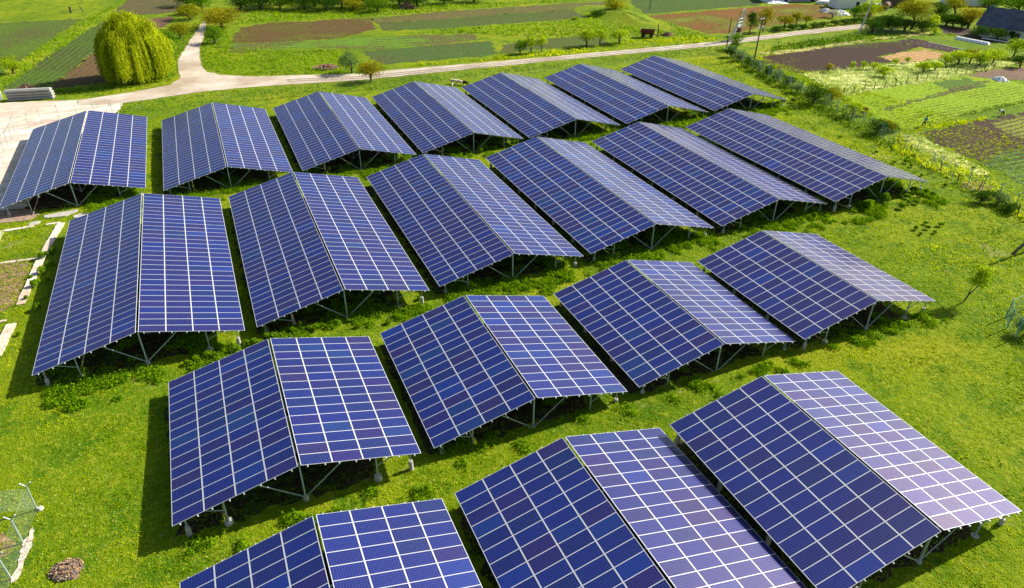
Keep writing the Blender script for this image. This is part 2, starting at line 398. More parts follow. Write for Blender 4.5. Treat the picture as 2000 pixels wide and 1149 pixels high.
fld('f20', 'barn_yard', [(1832, 50), (1890, 55), (1925, 69), (1990, 78), (1960, 86), (1900, 76), (1850, 66)], (.10, .065, .055), (.08, .11, .02), .2, ((1838, 48), (1925, 70)))
fld('f21', 'flower_strip', [(1570, 145), (1660, 136), (1760, 124), (1870, 110), (1990, 122), (1890, 146), (1645, 184), (1612, 172)], (.22, .33, .03), (.55, .58, .20), .5, ((1560, 145), (1880, 147)), row=3, patch=.6)
fld('f22', 'flower_strip', [(1748, 262), (1792, 263), (1832, 285), (1935, 338), (1912, 343), (1812, 302)], (.22, .33, .03), (.60, .60, .18), .5, ((1748, 262), (1912, 340)), row=3, patch=.6)

# roads
ROAD_TOP = [(150, 196), (195, 190), (262, 180), (330, 167), (352, 153)]
path_l = [(347, 130), (350, 112), (362, 95), (376, 72), (392, 48), (401, 40)]
path_r = [(403, 44), (402, 62), (395, 82), (390, 95), (390, 112), (393, 128), (404, 141)]
up = [(430, 147), (500, 150), (560, 148), (700, 145), (760, 138), (1000, 118), (1200, 100), (1400, 82), (1550, 62), (1690, 47)]
low = [(1690, 55), (1550, 70), (1410, 89), (1200, 108), (1000, 127), (700, 157), (500, 170), (400, 179), (330, 189), (240, 202)]
_, R_ROAD = sheet('road', ROAD_TOP+path_l+path_r+up+low+[(190, 206), (150, 206)], GRAVEL, .045, None, .12, 1.0)
_, R_YARD = sheet('concrete_yard', [(-160, 206), (-20, 202), (105, 197.5), (150, 196), (150, 206), (190, 206), (240, 202), (236, 212), (222, 224), (175, 245), (130, 300), (70, 380), (48, 408), (0, 412), (-80, 430), (-200, 440)], SLAB, .04, 2.0, .1, .8)
PATCH = mat_field('bare patch soil', (.36, .25, .18), (.2, .2, .05), .2, 0, 3, .1)
_, R_P1 = sheet('bare_patch', [(-80, 414), (0, 413), (50, 409), (78, 420), (60, 431), (0, 437), (-80, 446)], PATCH, .05, 2.0, .12, .5)
REDDIRT = mat_field('dry dirt', (.33, .22, .12), (.28, .27, .03), .45, 0, 3, .1, 1.6, .5)
_, R_P2 = sheet('bare_patch', [(-60, 535), (40, 505), (60, 520), (45, 560), (20, 600), (-60, 640)], REDDIRT, .03, 2.0, .15, .5)
_, R_P3 = sheet('bare_patch', [(1872, 357), (1925, 355), (1940, 368), (1905, 374), (1880, 368)], REDDIRT, .03, None, .2, .6)
_, R_P4 = sheet('bare_patch', [(-60, 1060), (10, 1040), (32, 1060), (20, 1085), (-60, 1110)], REDDIRT, .03, 2.0, .1, .4)
RUBG = mat_field('white rubble', (.62, .54, .42), (.25, .28, .05), .25, 0, 3, .1, 3)
_, R_P5 = sheet('gravel_strip', [(64, 1030), (66, 1050), (58, 1075), (46, 1105), (40, 1125), (22, 1140), (22, 1128), (36, 1100), (38, 1078), (48, 1055)], RUBG, .04, 2.0, .06, .25)

RUT = mat_field('wheel rut', (.37, .30, .23), (.50, .43, .34), .5, 0, 3, .1, 2.2)
def strip_sheet(px, w, name, mat, z):
    c = [G(*p).to_2d() for p in px]; L_, R2_ = [], []
    for i, p in enumerate(c):
        t = (c[min(i+1, len(c)-1)]-c[max(i-1, 0)]).normalized(); nn = Vector((-t.y, t.x))*w*.5; L_.append(p+nn); R2_.append(p-nn)
    sheet(name, L_+R2_[::-1], mat, z, None, .06, .9, px=False)
cl = [(560, 158), (700, 152), (1000, 123), (1200, 104.3), (1405, 85.7), (1550, 66), (1685, 51.5)]
strip_sheet([(u, v-1.6) for u, v in cl], .7, 'wheel_rut', RUT, .055); strip_sheet([(u, v+1.8) for u, v in cl], .7, 'wheel_rut', RUT, .055)

# shade toned bare soil below every table, with the cast shade put into its tone and outline
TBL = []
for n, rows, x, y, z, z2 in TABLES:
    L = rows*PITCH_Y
    sheet('shade_toned_soil', [(x-7.9, y+.6), (x+4.9, y+.6), (x+4.9, y+L-.3), (x-7.9, y+L-.3)], SOILU, .02, 2.5, .22, .6, px=False)
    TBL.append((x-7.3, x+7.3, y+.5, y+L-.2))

# ------------------------------------------------------------------ solar tables
TINTS = []
tr = random.Random(5)
FAM = {'navy': (.0004, .0075, .098), 'indigo': (.0060, .0042, .088), 'bright': (.0003, .0190, .155), 'purple': (.0115, .0050, .068)}
FAMI = {}
for fam, c in FAM.items():
    FAMI[fam] = list(range(len(TINTS), len(TINTS)+7))
    for k in range(7): TINTS.append(tuple(x*(.75+.5*tr.random()) for x in c))
WTS = {'A': (.38, .52, .08, .02), 'B': (.34, .46, .04, .16), 'C': (.60, .18, .10, .12), 'D': (.72, .06, .10, .12),
       'B4': (.14, .40, .36, .10), 'B6': (.14, .66, .04, .16), 'C4': (.18, .62, .04, .16), 'C2': (.50, .08, .18, .24), 'B5': (.20, .52, .12, .16), 'A6': (.3, .42, .24, .04), 'A7': (.3, .5, .16, .04)}
def pick_tint(n, q):
    w = WTS.get(n, WTS[n[0]]); a = 0
    for fam, x in zip(('indigo', 'navy', 'bright', 'purple') if n[0] != 'B' else ('navy', 'indigo', 'bright', 'purple'), (w if n[0] == 'B' else (w[1], w[0], w[2], w[3]))):
        a += x
        if q < a: return random.choice(FAMI[fam])
    return random.choice(FAMI['navy'])
PLEN, PWID, PTH, RIM, RIME = 1.958, .978, .04, .0215, .036
def panel_arrays():
    """one panel with x 0..PLEN down the slope, y 0..PWID, top at z=0"""
    a, b = PLEN, PWID
    vs = [(0, 0, 0), (a, 0, 0), (a, b, 0), (0, b, 0), (RIME, RIM, 0), (a-RIME, RIM, 0), (a-RIME, b-RIM, 0), (RIME, b-RIM, 0),
          (RIME, RIM, -.004), (a-RIME, RIM, -.004), (a-RIME, b-RIM, -.004), (RIME, b-RIM, -.004),
          (0, 0, -PTH), (a, 0, -PTH), (a, b, -PTH), (0, b, -PTH)]
    fs = [(0, 1, 5, 4), (1, 2, 6, 5), (2, 3, 7, 6), (3, 0, 4, 7), (4, 5, 9, 8), (5, 6, 10, 9), (6, 7, 11, 10), (7, 4, 8, 11),
          (8, 9, 10, 11), (0, 12, 13, 1), (1, 13, 14, 2), (2, 14, 15, 3), (3, 15, 12, 0), (12, 15, 14, 13)]
    mi = [0]*8+[1]+[0]*5
    return np.array(vs, np.float32), np.array(fs, np.int32), np.array(mi, np.int32)
PV, PF, PM = panel_arrays()
PUV = np.zeros((14, 4, 2), np.float32); PUV[8] = [(.02, .02), (11.98, .02), (11.98, 5.98), (.02, 5.98)]
def panels_mesh(name, mats4, tints):
    n = len(mats4); V = np.concatenate([(PV @ np.array(m)[:3, :3].T)+np.array(m)[:3, 3] for m in mats4])
    F = np.concatenate([PF+16*i for i in range(n)])
    me = np_mesh(name, V, F, [FRAME, CELL], mi=np.tile(PM, n))
    uv = me.uv_layers.new(name='cells'); uv.data.foreach_set('uv', np.tile(PUV.ravel(), n))
    a = me.attributes.new('tintcol', 'FLOAT_COLOR', 'FACE')
    cols = np.zeros((n, 14, 4), np.float32); cols[..., 3] = 1
    for i, c in enumerate(tints): cols[i, :, :3] = c
    a.data.foreach_set('color', cols.ravel())
    return me
PMESH = [panels_mesh('solar_panel', [Matrix.Identity(4)], [c]) for c in TINTS]
def slope_m(side):
    """local frame of a slope: x runs down from the ridge, z is its normal"""
    c, s = math.cos(ALPHA), math.sin(ALPHA)
    if side > 0: return Matrix(((c, 0, s, 0), (0, 1, 0, 0), (-s, 0, c, EAVE+RISE), (0, 0, 0, 1)))
    return Matrix(((-c, 0, -s, 0), (0, -1, 0, 0), (-s, 0, c, EAVE+RISE), (0, 0, 0, 1)))
def under(x, d): return EAVE+RISE-abs(x)*math.tan(ALPHA)-d
# shared frame pieces
def frame_parts():
    out = []
    def piece(name, fn, mat):
        b = MB(); fn(b); out.append((name, b.mesh(name, mat)))
    T = .05
    piece('ridge_post', lambda b: b.box((0, 0, (under(0, .17)-.1)/2), (.1, .1, under(0, .17)+.1)), GALV)
    for s in (-1, 1):
        piece('long_brace', lambda b, s=s: b.tube((s*.12, .0, .16), (s*2.75, .0, under(2.75, .20)), T*.8, n=4), GALV)
        piece('mid_post', lambda b, s=s: b.box((s*4.75, 0, (under(4.75, .2)-.1)/2), (.08, .08, under(4.75, .2)+.1)), GALV)
        piece('short_brace', lambda b, s=s: b.tube((s*4.8, .0, .95), (s*6.15, .0, under(6.15, .21)), T*.7, n=4), GALV)
        piece('eave_post', lambda b, s=s: b.box((s*7.05, 0, (under(7.05, .2)+.25)/2), (.08, .08, under(7.05, .2)-.25)), GALV)
        piece('footing', lambda b, s=s: b.tube((s*7.05, 0, -.3), (s*7.05, 0, .5), .17, .15, 12), CONC)
        piece('footing', lambda b, s=s: b.tube((s*4.75, 0, -.3), (s*4.75, 0, .07), .30, .24, 10), CONC)
        def raf(b, s=s):
            a = Vector((s*.08, 0, under(.08, .15))); e = Vector((s*7.6, 0, under(7.6, .15)))
            b.tube(a, e, .06, n=4)
        piece('rafter', raf, GALV)
    piece('footing', lambda b: b.tube((0, 0, -.3), (0, 0, .14), .19, .17, 12), CONC)
    return out
FPARTS = frame_parts()
def merged_frame():
    V, Fs, mi = [], [], []
    for nm, me in FPARTS:
        b = len(V); V += [tuple(v.co) for v in me.vertices]
        for p in me.polygons: Fs.append([b+i for i in p.vertices]); mi.append(1 if nm == 'footing' else 0)
    me = bpy.data.meshes.new('support_frame'); me.from_pydata(V, [], Fs); me.materials.append(GALV); me.materials.append(CONC)
    me.polygons.foreach_set('material_index', mi); me.update(); return me
FMERGED = merged_frame()
PURL = {}
def purlin_mesh(rows):
    if rows not in PURL:
        L = rows*PITCH_Y; b = MB(); b.box((0, L/2, 0), (.055, L+.24, .085)); PURL[rows] = b.mesh('purlin', ALU)
    return PURL[rows]
ROWN = {'A': 'back row', 'B': 'second row from the back', 'C': 'third row from the back', 'D': 'front row cut by the bottom edge'}
TLAB = {
 'A1': 'leftmost solar table of the back row, standing half over the concrete yard',
 'A2': 'solar table second from left in the back row, right of the one by the concrete',
 'A3': 'solar table third from left in the back row, nearest the ochre roadside tree',
 'A4': 'solar table fourth from left in the back row, in front of the grazing sheep',
 'A5': 'solar table fifth from left in the back row, just right of the grazing sheep',
 'A6': 'solar table sixth from left in the back row, second from its right end',
 'A7': 'rightmost solar table of the back row, below the transformer poles',
 'B1': 'leftmost solar table of the second row, beside the old concrete strip foundations',
 'B2': 'solar table second from left in the second row, behind the front left short table',
 'B3': 'solar table third from left in the second row of long tables',
 'B4': 'solar table fourth from left in the second row, mottled bright blue and violet panels',
 'B5': 'solar table fifth from left in the second row, second from its right end',
 'B6': 'rightmost solar table of the second row, round shrubs at its front near the fence',
 'C1': 'leftmost short solar table of the third row, casting a shadow onto open grass at left',
 'C2': 'short solar table second from left in the third row, centre of the picture',
 'C3': 'short solar table third from left in the third row',
 'C4': 'rightmost short solar table of the third row, pale right slope beside the small leaning tree',
 'D1': 'leftmost solar table of the front row, mostly below the bottom edge',
 'D2': 'middle solar table of the front row, cut off by the bottom edge',
 'D3': 'rightmost solar table of the front row, pale lilac right slope at lower right corner'}
def in_view(P):
    d = (np.array(P)-CPOS) @ CR.T
    u = CXP+F_PX*d[0]/d[2]; v = CYP-F_PX*d[1]/d[2]
    return d[2] > 1 and -30 < u < 2030 and -30 < v < 1180
for n, rows, x, y, z, z2 in TABLES:
    L = rows*PITCH_Y
    root = empty('solar_table', (x, y, z), 0, math.atan2(z2-z, L))
    tag(root, TLAB[n], 'solar table', 'double sloped solar tables')
    bpy.context.view_layer.update()
    MW = Matrix.Translation((x, y, z)) @ Matrix.Rotation(math.atan2(z2-z, L), 4, 'X')
    bias = random.random()
    lst = []
    nz = random.randint(0, 999)
    for side in (-1, 1):
        sm = slope_m(side)
        for k in range(4):
            for j in range(rows):
                yy = j*PITCH_Y if side > 0 else -(j*PITCH_Y+PWID)
                m = sm @ Matrix.Translation((.10+k*1.970, yy, 0))
                c = MW @ m @ Vector((PLEN/2, PWID/2, 0))
                # the same tone often runs on over neighbouring panels
                q = vnoise(np.array([k*.9+(side > 0)*7.3]), np.array([j*.35]), 1.0, nz)[0]
                cor = .55 if n[0] in 'AB' else .25
                ti = pick_tint(n, min(.999, max(0, (q-.5)*1.6*cor/.55+.5)) if random.random() < cor else random.random())
                lst.append(((c-Vector(CPOS)).length + (0 if in_view(c) else 500), m, ti))
    lst.sort(key=lambda t: t[0])
    for _, m, ti in lst[:100]:
        o = bpy.data.objects.new('solar_panel', PMESH[ti]); COL.objects.link(o); o.parent = root; o.matrix_local = m
    rest = lst[100:]
    if rest:
        o = link('solar_panel_field', panels_mesh('solar_panel_field', [m for _, m, _ in rest], [TINTS[t] for _, _, t in rest]), root)
        tag(o, kind='stuff')
    pm = purlin_mesh(rows)
    for side in (-1, 1):
        sm = slope_m(side)
        for k in range(4):
            for s in (.42, 1.50):
                o = bpy.data.objects.new('purlin', pm); COL.objects.link(o); o.parent = root
                xs = (.10+k*1.970+s)
                p = sm @ Vector((xs, 0, -PTH-.045))
                o.location = (p.x, 0, p.z); o.rotation_euler = (0, side*ALPHA, 0)
    nf = int(round((L-.8)/4.85))+1
    for i in range(nf):
        yy = .4+(L-.8)*i/(nf-1)
        if i < 2:
            fr = empty('support_frame', (0, yy, 0)); fr.parent = root
            for nm, me in FPARTS: link(nm, me, fr)
        else: link('support_frame', FMERGED, root, (0, yy, 0))

# ------------------------------------------------------------------ leaves
def leaf_quads(C, N, size, tint, aspect=.62):
    n = len(C); size = np.broadcast_to(np.asarray(size, float), (n,))
    N = N/(np.linalg.norm(N, axis=1, keepdims=True)+1e-9)
    r = RNG.normal(size=(n, 3)); u = np.cross(N, r); u /= np.linalg.norm(u, axis=1, keepdims=True)+1e-9
    w = np.cross(N, u); a = u*(size*.5)[:, None]; b = w*(size*.5*aspect)[:, None]
    V = np.stack([C-a, C-b*.9, C+a, C+b*.9], 1).reshape(-1, 3)      # a pointed leaf
    return V, np.arange(4*n).reshape(-1, 4), tint
def crown_mesh(name, w, h, z0, kind, n_lobes, n, leaf, seed, spread=.74, hollow=.55, droop=0, flat=1.0, top_heavy=0):
    """crown of leaves: lobes with leaves in their shells, gaps between"""
    r = np.random.default_rng(seed)
    lc, lr = [], []
    for i in range(n_lobes):
        while True:
            p = r.uniform(-1, 1, 3)
            if np.dot(p, p) < 1: break
        p = p/max(.35, np.linalg.norm(p))*r.uniform(.5, 1)*spread
        c = np.array([p[0]*w/2*.8, p[1]*w/2*.8, z0+h*.47+p[2]*h/2*flat*.8])
        rr = w*.5*r.uniform(.36, .56)*(1-.2*abs(p[2]))
        lc.append(c); lr.append(rr)
    lc = np.array(lc); lr = np.array(lr)
    k = r.choice(n_lobes, n, p=lr**2/np.sum(lr**2))
    d = r.normal(size=(n, 3)); d /= np.linalg.norm(d, axis=1, keepdims=True)
    d[:, 2] = np.where(d[:, 2] < -.5, -d[:, 2], d[:, 2])
    rad = lr[k]*(hollow+(1-hollow)*r.random(n)**.6)*(1+.25*r.normal(size=n)*.5)
    C = lc[k]+d*rad[:, None]*np.array([1, 1, min(1.15, h/w)])
    C[:, 2] = np.maximum(C[:, 2], z0*.6+.02)
    N = d+r.normal(size=(n, 3))*.75
    lt = r.random(n_lobes)*.5
    t = np.clip(lt[k]*1.2+r.random(n)*.5-.05, 0, 1)
    V, F, t = leaf_quads(C, N, leaf*r.uniform(.6, 1.4, n), t)
    return np_mesh(name, V, F, LEAF[kind], t)
def wood_mesh(h, w, r0, seed, lean=(0, 0), forks=5, top=.75):
    rr = random.Random(seed); b = MB()
    pts = [Vector((0, 0, -.15))]; n = 4
    for i in range(1, n+1):
        t = i/n; pts.append(Vector((lean[0]*t+rr.gauss(0, w*.02), lean[1]*t+rr.gauss(0, w*.02), h*top*t)))
    rad = [r0*(1.25, 1, .75, .5, .22)[i] for i in range(n+1)]
    b.path(pts, rad, 8)
    for i in range(forks):
        t = rr.uniform(.3, .85); base = pts[0].lerp(pts[-1], t); a = rr.uniform(0, 6.28)
        e = base+Vector((math.cos(a)*w*.36, math.sin(a)*w*.36, h*rr.uniform(.15, .35)))
        m = base.lerp(e, .5)+Vector((0, 0, -h*.03))
        b.path([base, m, e], [r0*.45, r0*.3, r0*.1], 6)
    return b.mesh('trunk', BARK)
def tree(label, kind, u, v, top, wpx, cat='tree', bush=False, group=None, gap=None, lobes=None, dens=1.0, leaf=None, lean=(0, 0), twig=False):
    p = G(u, v); hh = max(.4, height_to(p, top)); w = wpx*px_m(p)
    seed = int(u*7+v*13) % 99991
    d = depth(p); w *= 1.3 if bush else (1.75 if 'young tree' in label else 1.4 if 'sapling' in label else 1.25)
    lf = leaf or max(.10, min(.5, .0016*d*1.15, w*.12))
    n = int(min(12000, max(320, dens*3.0*(w*w*.9+w*hh*1.2)/(lf*lf)*.75)))
    root = empty('bush' if bush else 'tree', p, random.random()*6)
    tag(root, label, cat, group)
    z0 = .0 if bush else hh*(gap if gap is not None else (.06 if 'orchard' in label or 'young' in label or 'roadside' in label or 'sapling' in label else .16))
    nl = lobes or max(9, min(30, int(w*3.6)))
    link('crown' if not bush else 'foliage', crown_mesh('crown', w*1.02, hh-z0, z0, kind, nl, n, lf, seed, .80 if bush else .74), root, (lean[0], lean[1], 0))
    link('trunk' if not bush else 'stem', wood_mesh(hh, w, max(.04, min(.28, w*.035)), seed, lean, 6, .72 if not bush else .5), root)
    return root

# ---- the weeping willow
def willow():
    p = G(272, 154); hh = height_to(p, 27); w = 134*px_m(p)
    root = empty('willow_tree', p); tag(root, 'big yellow green weeping willow at the lane corner, drooping to the ground', 'tree')
    r = np.random.default_rng(3)
    R = w/2
    C, N, S, T, = [], [], [], []
    nb = 150
    for bI in range(nb):
        a0 = bI*2.39996+r.normal()*.12; q0 = math.sqrt((bI+.5)/nb)*.97
        shell = .86+.12*math.sin(3*a0+1)+.06*r.normal()
        ztop = hh*(1.0-.46*q0**2.0)*(1+.035*r.normal())
        tone0 = np.clip(.5+.26*r.normal(), .05, .95)
        lowb = .2+abs(r.normal())*(.8 if bI % 4 else 2.2) if q0 > .60 else ztop-r.uniform(1.6, 4.2)
        for i in range(int(12+16*r.random())):
            x0 = R*q0*shell*math.cos(a0)+r.normal()*.42; y0 = R*q0*shell*math.sin(a0)+r.normal()*.42
            zt = ztop+r.normal()*.28; low = max(.2, lowb+abs(r.normal())*.7); low = min(low, zt-.7)
            m = int((zt-low)/.21)+2; out = np.array([math.cos(a0), math.sin(a0), 0])
            sway = r.normal(size=2)*.25; flare = r.uniform(.05, .14)
            for j in range(m):
                t = j/(m-1)
                bulge = math.sin(min(1, t*1.8)*math.pi/2)*R*flare
                pos = np.array([x0+sway[0]*t, y0+sway[1]*t, zt-(zt-low)*t])+out*bulge+r.normal(size=3)*np.array([.09, .09, .05])
                C.append(pos); N.append(out+r.normal(size=3)*.6+np.array([0, 0, .6*(1-t)])); T.append(np.clip(tone0+.2*r.normal(), 0, 1))
    C = np.array(C); N = np.array(N); n = len(C)
    # long narrow leaves hanging down
    N[:, 2] *= .3; N /= np.linalg.norm(N, axis=1, keepdims=True)
    dn = np.tile([0, 0, -1.0], (n, 1))+r.normal(size=(n, 3))*.16
    sd = np.cross(N, dn); sd /= np.linalg.norm(sd, axis=1, keepdims=True)
    L = r.uniform(.20, .42, n)[:, None]; Wd = r.uniform(.05, .115, n)[:, None]
    V = np.stack([C-dn*L*.5, C-sd*Wd, C+dn*L*.5, C+sd*Wd], 1).reshape(-1, 3)
    link('crown', np_mesh('crown', V, np.arange(4*n).reshape(-1, 4), LEAF['willow'], np.array(T)), root)
    b = MB(); b.path([Vector((0, 0, -.2)), Vector((.1, 0, 1.6)), Vector((.2, .1, 3.2)), Vector((.1, .1, hh*.7))], [.55, .42, .36, .12], 10)
    for i in range(8):
        a = i*.785+.3; e = Vector((math.cos(a)*R*.6, math.sin(a)*R*.6, hh*.82)); s = Vector((.15, 0, 2.6+.25*i))
        b.path([s, s.lerp(e, .55)+Vector((0, 0, .8)), e], [.2, .13, .05], 7)
    b.build('trunk', BARK, root)
willow()

TREES = [
 # label, kind, u, v, top, width, bush?, gap
 ('small round yellow green bush at the far left between two crop fields', 'bright', 27, 144, 102, 40, 1),
 ('round yellow green bush left of the lane top', 'olive', 371, 38, 6, 48, 1),
 ('wide ochre green bush right of the lane, tallest beside it', 'ochre', 433, 54, 7, 74, 1),
 ('dense mid green bush at the right edge of the lane, below the ochre one', 'green', 420, 85, 47, 44, 1),
 ('ochre topped bush behind the willow, left of the lane', 'olive', 352, 74, 40, 44, 1),
 ('mid green bush touching the right side of the willow', 'green', 327, 96, 54, 50, 1),
 ('tall green tree at the top edge above the lane', 'green', 396, 26, -18, 46, 0),
 ('dark bush at the top edge right of the lane', 'dark', 470, 20, -14, 46, 1),
 ('dark green hedgerow bush at the top edge, nearest the lane', 'dark', 508, 18, -20, 60, 1),
 ('green leafy hedgerow bush at the top edge with dry grass below', 'green', 548, 17, -20, 58, 1),
 ('dark hedgerow bush at the top edge, third from the lane', 'dark', 594, 19, -22, 62, 1),
 ('dark bushy hedgerow tree at the top edge, fourth from the lane', 'dark', 640, 21, -18, 54, 1),
 ('yellow green hedgerow bush at the top edge beside the small brown box', 'olive', 690, 21, -8, 46, 1),
 ('bright green hedgerow bush at the top edge, left of the brown heap', 'green', 738, 22, -10, 50, 1),
 ('dark green hedgerow bush above the brown field corner', 'dark', 815, 14, -18, 56, 1),
 ('low dark hedgerow bush at the top edge, second last to the right', 'dark', 868, 8, -18, 54, 1),
 ('low green hedgerow bush at the top edge, last to the right', 'green', 925, 5, -20, 56, 1),
 ('grey green tree beside the rubble heap north of the road', 'grey', 688, 143, 93, 40, 1),
 ('airy ochre roadside tree on the near verge of the gravel road', 'ochre', 725, 160, 111, 50, 0),
 ('dark green bush, left of three small trees by the road', 'green', 1016, 105, 72, 26, 1),
 ('bright green fruit tree, middle of three small trees by the road', 'bright', 1037, 104, 66, 30, 0),
 ('thin bright fruit tree, right of three small trees by the road', 'bright', 1058, 102, 63, 22, 0),
 ('wide bright fruit tree, left of the row nearest the red trailer', 'bright', 1145, 91, 52, 38, 0),
 ('bright fruit tree, middle of the row nearest the red trailer', 'bright', 1172, 88, 53, 30, 0),
 ('spreading bright fruit tree standing next to the red trailer', 'bright', 1210, 85, 55, 42, 0),
 ('olive tree on top of the grassy mound', 'olive', 1200, 27, -10, 40, 1),
 ('dark low shrub at the left foot of the grassy mound', 'dark', 1172, 33, 20, 30, 1),
 ('tiny bright shrub at the field edge, right of a pair', 'bright', 1149, 33, 25, 15, 1),
 ('tiny bright shrub at the field edge, left of a pair', 'bright', 1124, 39, 30, 12, 1),
 ('dark green tree standing right behind the transformer poles', 'dark', 1463, 68, 20, 28, 0),
 ('ochre crowned tree behind the wooden pole', 'ochre', 1490, 62, 11, 34, 0),
 ('olive tree right of the wooden pole, left of three along the road', 'olive', 1531, 57, 26, 34, 0),
 ('olive tree in the middle of three along the far road', 'olive', 1554, 50, 20, 26, 0),
 ('olive tree at the right of three along the far road', 'olive', 1574, 49, 27, 22, 0),
 ('white blossoming tree in front of the white plastic sheet', 'white', 1625, 35, 18, 28, 0),
 ('green tree left of the leaning concrete pole', 'green', 1667, 38, 6, 28, 0),
 ('bright green tree behind the leaning concrete pole', 'bright', 1695, 36, 0, 36, 0),
 ('dark olive bush at the foot of the leaning concrete pole', 'dark', 1703, 63, 31, 44, 1),
 ('dark bush between the leaning pole and the big tree', 'dark', 1740, 63, 24, 44, 1),
 ('big olive tree with a clear stem left of the barn', 'olive', 1779, 58, -12, 70, 0),
 ('dark bush under the right side of the big olive tree', 'dark', 1800, 63, 34, 36, 1),
 ('bright green bush right of the big olive tree', 'bright', 1820, 58, 26, 26, 1),
 ('dark tree behind the bright bush near the barn', 'dark', 1832, 42, 4, 32, 0),
 ('green bush in the middle between big tree and barn', 'green', 1860, 52, 24, 38, 1),
 ('tall olive tree behind the green bush, top edge', 'olive', 1862, 32, -10, 44, 0),
 ('ochre green round tree touching the left end of the barn', 'ochre', 1890, 56, 8, 50, 0),
 ('small bright shrub on the field corner below the barn yard', 'bright', 1824, 67, 50, 15, 1),
 ('dark bush at the left wall of the barn', 'dark', 1908, 74, 48, 32, 1),
 ('dark green bush in front of the white barn wall', 'dark', 1947, 79, 52, 38, 1),
 ('small dark bush by the barn door', 'dark', 1978, 82, 62, 18, 1),
 ('big green tree behind the barn roof, top right corner', 'green', 1985, 32, -22, 84, 0),
 ('green tree behind the barn, left of the big corner tree', 'green', 1928, 24, -12, 46, 0),
 ('light green bush just behind the barn roof', 'bright', 1934, 32, 14, 30, 1),
 ('cone shaped bright tree beyond the orchard, second from right edge', 'bright', 1978, 112, 70, 36, 0),
 ('cone shaped bright tree cut by the right edge', 'bright', 2004, 114, 70, 26, 0),
 ('reddish green sapling, leftmost of the orchard row', 'ochre', 1616, 142, 121, 16, 0),
 ('slim bright sapling, second of the orchard row', 'bright', 1663, 138, 118, 12, 0),
 ('slim bright sapling, third of the orchard row', 'bright', 1685, 135, 115, 13, 0),
 ('bright sapling, fourth of the orchard row', 'bright', 1706, 136, 118, 17, 0),
 ('wide bright young tree in the front of the orchard row', 'bright', 1725, 150, 127, 26, 0),
 ('bright sapling in front of the straw patch, fifth of the orchard row', 'bright', 1749, 128, 112, 14, 0),
 ('small bright sapling right behind the straw patch corner', 'bright', 1773, 124, 110, 12, 0),
 ('bushy bright young tree in the middle of the orchard', 'bright', 1803, 142, 119, 24, 0),
 ('bright young tree right of the orchard middle', 'bright', 1824, 138, 117, 22, 0),
 ('bright young tree right of the straw patch', 'bright', 1845, 128, 105, 22, 0),
 ('olive young tree, fourth from the right of the orchard row', 'bright', 1869, 127, 95, 30, 0),
 ('olive young tree, third from the right of the orchard row', 'olive', 1893, 124, 90, 26, 0),
 ('bright young tree, second from the right of the orchard row', 'bright', 1912, 130, 92, 24, 0),
 ('wide young tree at the right end of the orchard row', 'bright', 1937, 126, 92, 30, 0),
 ('dark round bush at the right edge below the cone trees', 'dark', 1992, 133, 106, 32, 1),
 ('big dark lilac bush with one mauve bloom on the right fence', 'dark', 1588, 204, 160, 46, 1),
 ('loose olive shrub right of the dark lilac bush', 'olive', 1622, 198, 170, 38, 1),
 ('bright leafy young tree on the right fence line', 'bright', 1664, 229, 195, 28, 0),
 ('brown twiggy bush beside the bright fence tree', 'brown', 1685, 226, 208, 19, 1),
 ('dark round bush on the right fence, below the standing worker', 'dark', 1712, 264, 226, 38, 1),
 ('yellow green shrub right of the dark fence bush', 'olive', 1733, 258, 230, 34, 1),
 ('small dark shrub in the crop corner, right of the fence bushes', 'dark', 1744, 257, 241, 20, 1),
 ('dark bush at the lower right fence, left of a pair', 'dark', 1915, 396, 369, 38, 1),
 ('grey green bush at the lower right fence, right of a pair', 'grey', 1949, 400, 372, 34, 1),
 ('dark low bush against the lower right fence posts', 'dark', 1966, 414, 394, 40, 1),
 ('dark leafy hedgerow bush above the dry grass patch at the top edge', 'dark', 528, 11, -26, 62, 1),
 ('shaded hedgerow bush between the dark bushes at the top edge', 'green', 616, 13, -24, 64, 1),
 ('dark shaded hedgerow bush left of the small brown box at the top edge', 'dark', 668, 15, -22, 60, 1),
 ('dark hedgerow bush right of the small brown box at the top edge', 'dark', 716, 14, -24, 60, 1),
 ('dark hedgerow bush behind the brown heap at the top edge', 'dark', 782, 9, -24, 70, 1),
 ('shaded bush left of the lane at the top edge', 'dark', 365, 12, -24, 50, 1),
 ('dense dark bush behind the leaning concrete pole, beside the garden fence', 'dark', 1722, 58, 28, 50, 1),
 ('dark bush filling the gap under the big olive tree', 'dark', 1765, 61, 34, 44, 1),
 ('dark bush behind the green bushes left of the barn', 'dark', 1846, 50, 22, 46, 1),
 ('shaded bush at the left end of the barn yard', 'dark', 1878, 54, 30, 34, 1),
 ('olive bush behind the rusty tank at the top edge', 'olive', 1700, 30, 4, 44, 1),
 ('climbing green thicket at the foot of the transformer poles', 'green', 1437, 97, 62, 26, 1),
]
for row in TREES:
    lab, kind, u, v, top, w, bush = row
    tree(lab, kind, u, v, top, w, 'bush' if bush else 'tree', bool(bush), 'trees of the young orchard' if 'orchard row' in lab else None)
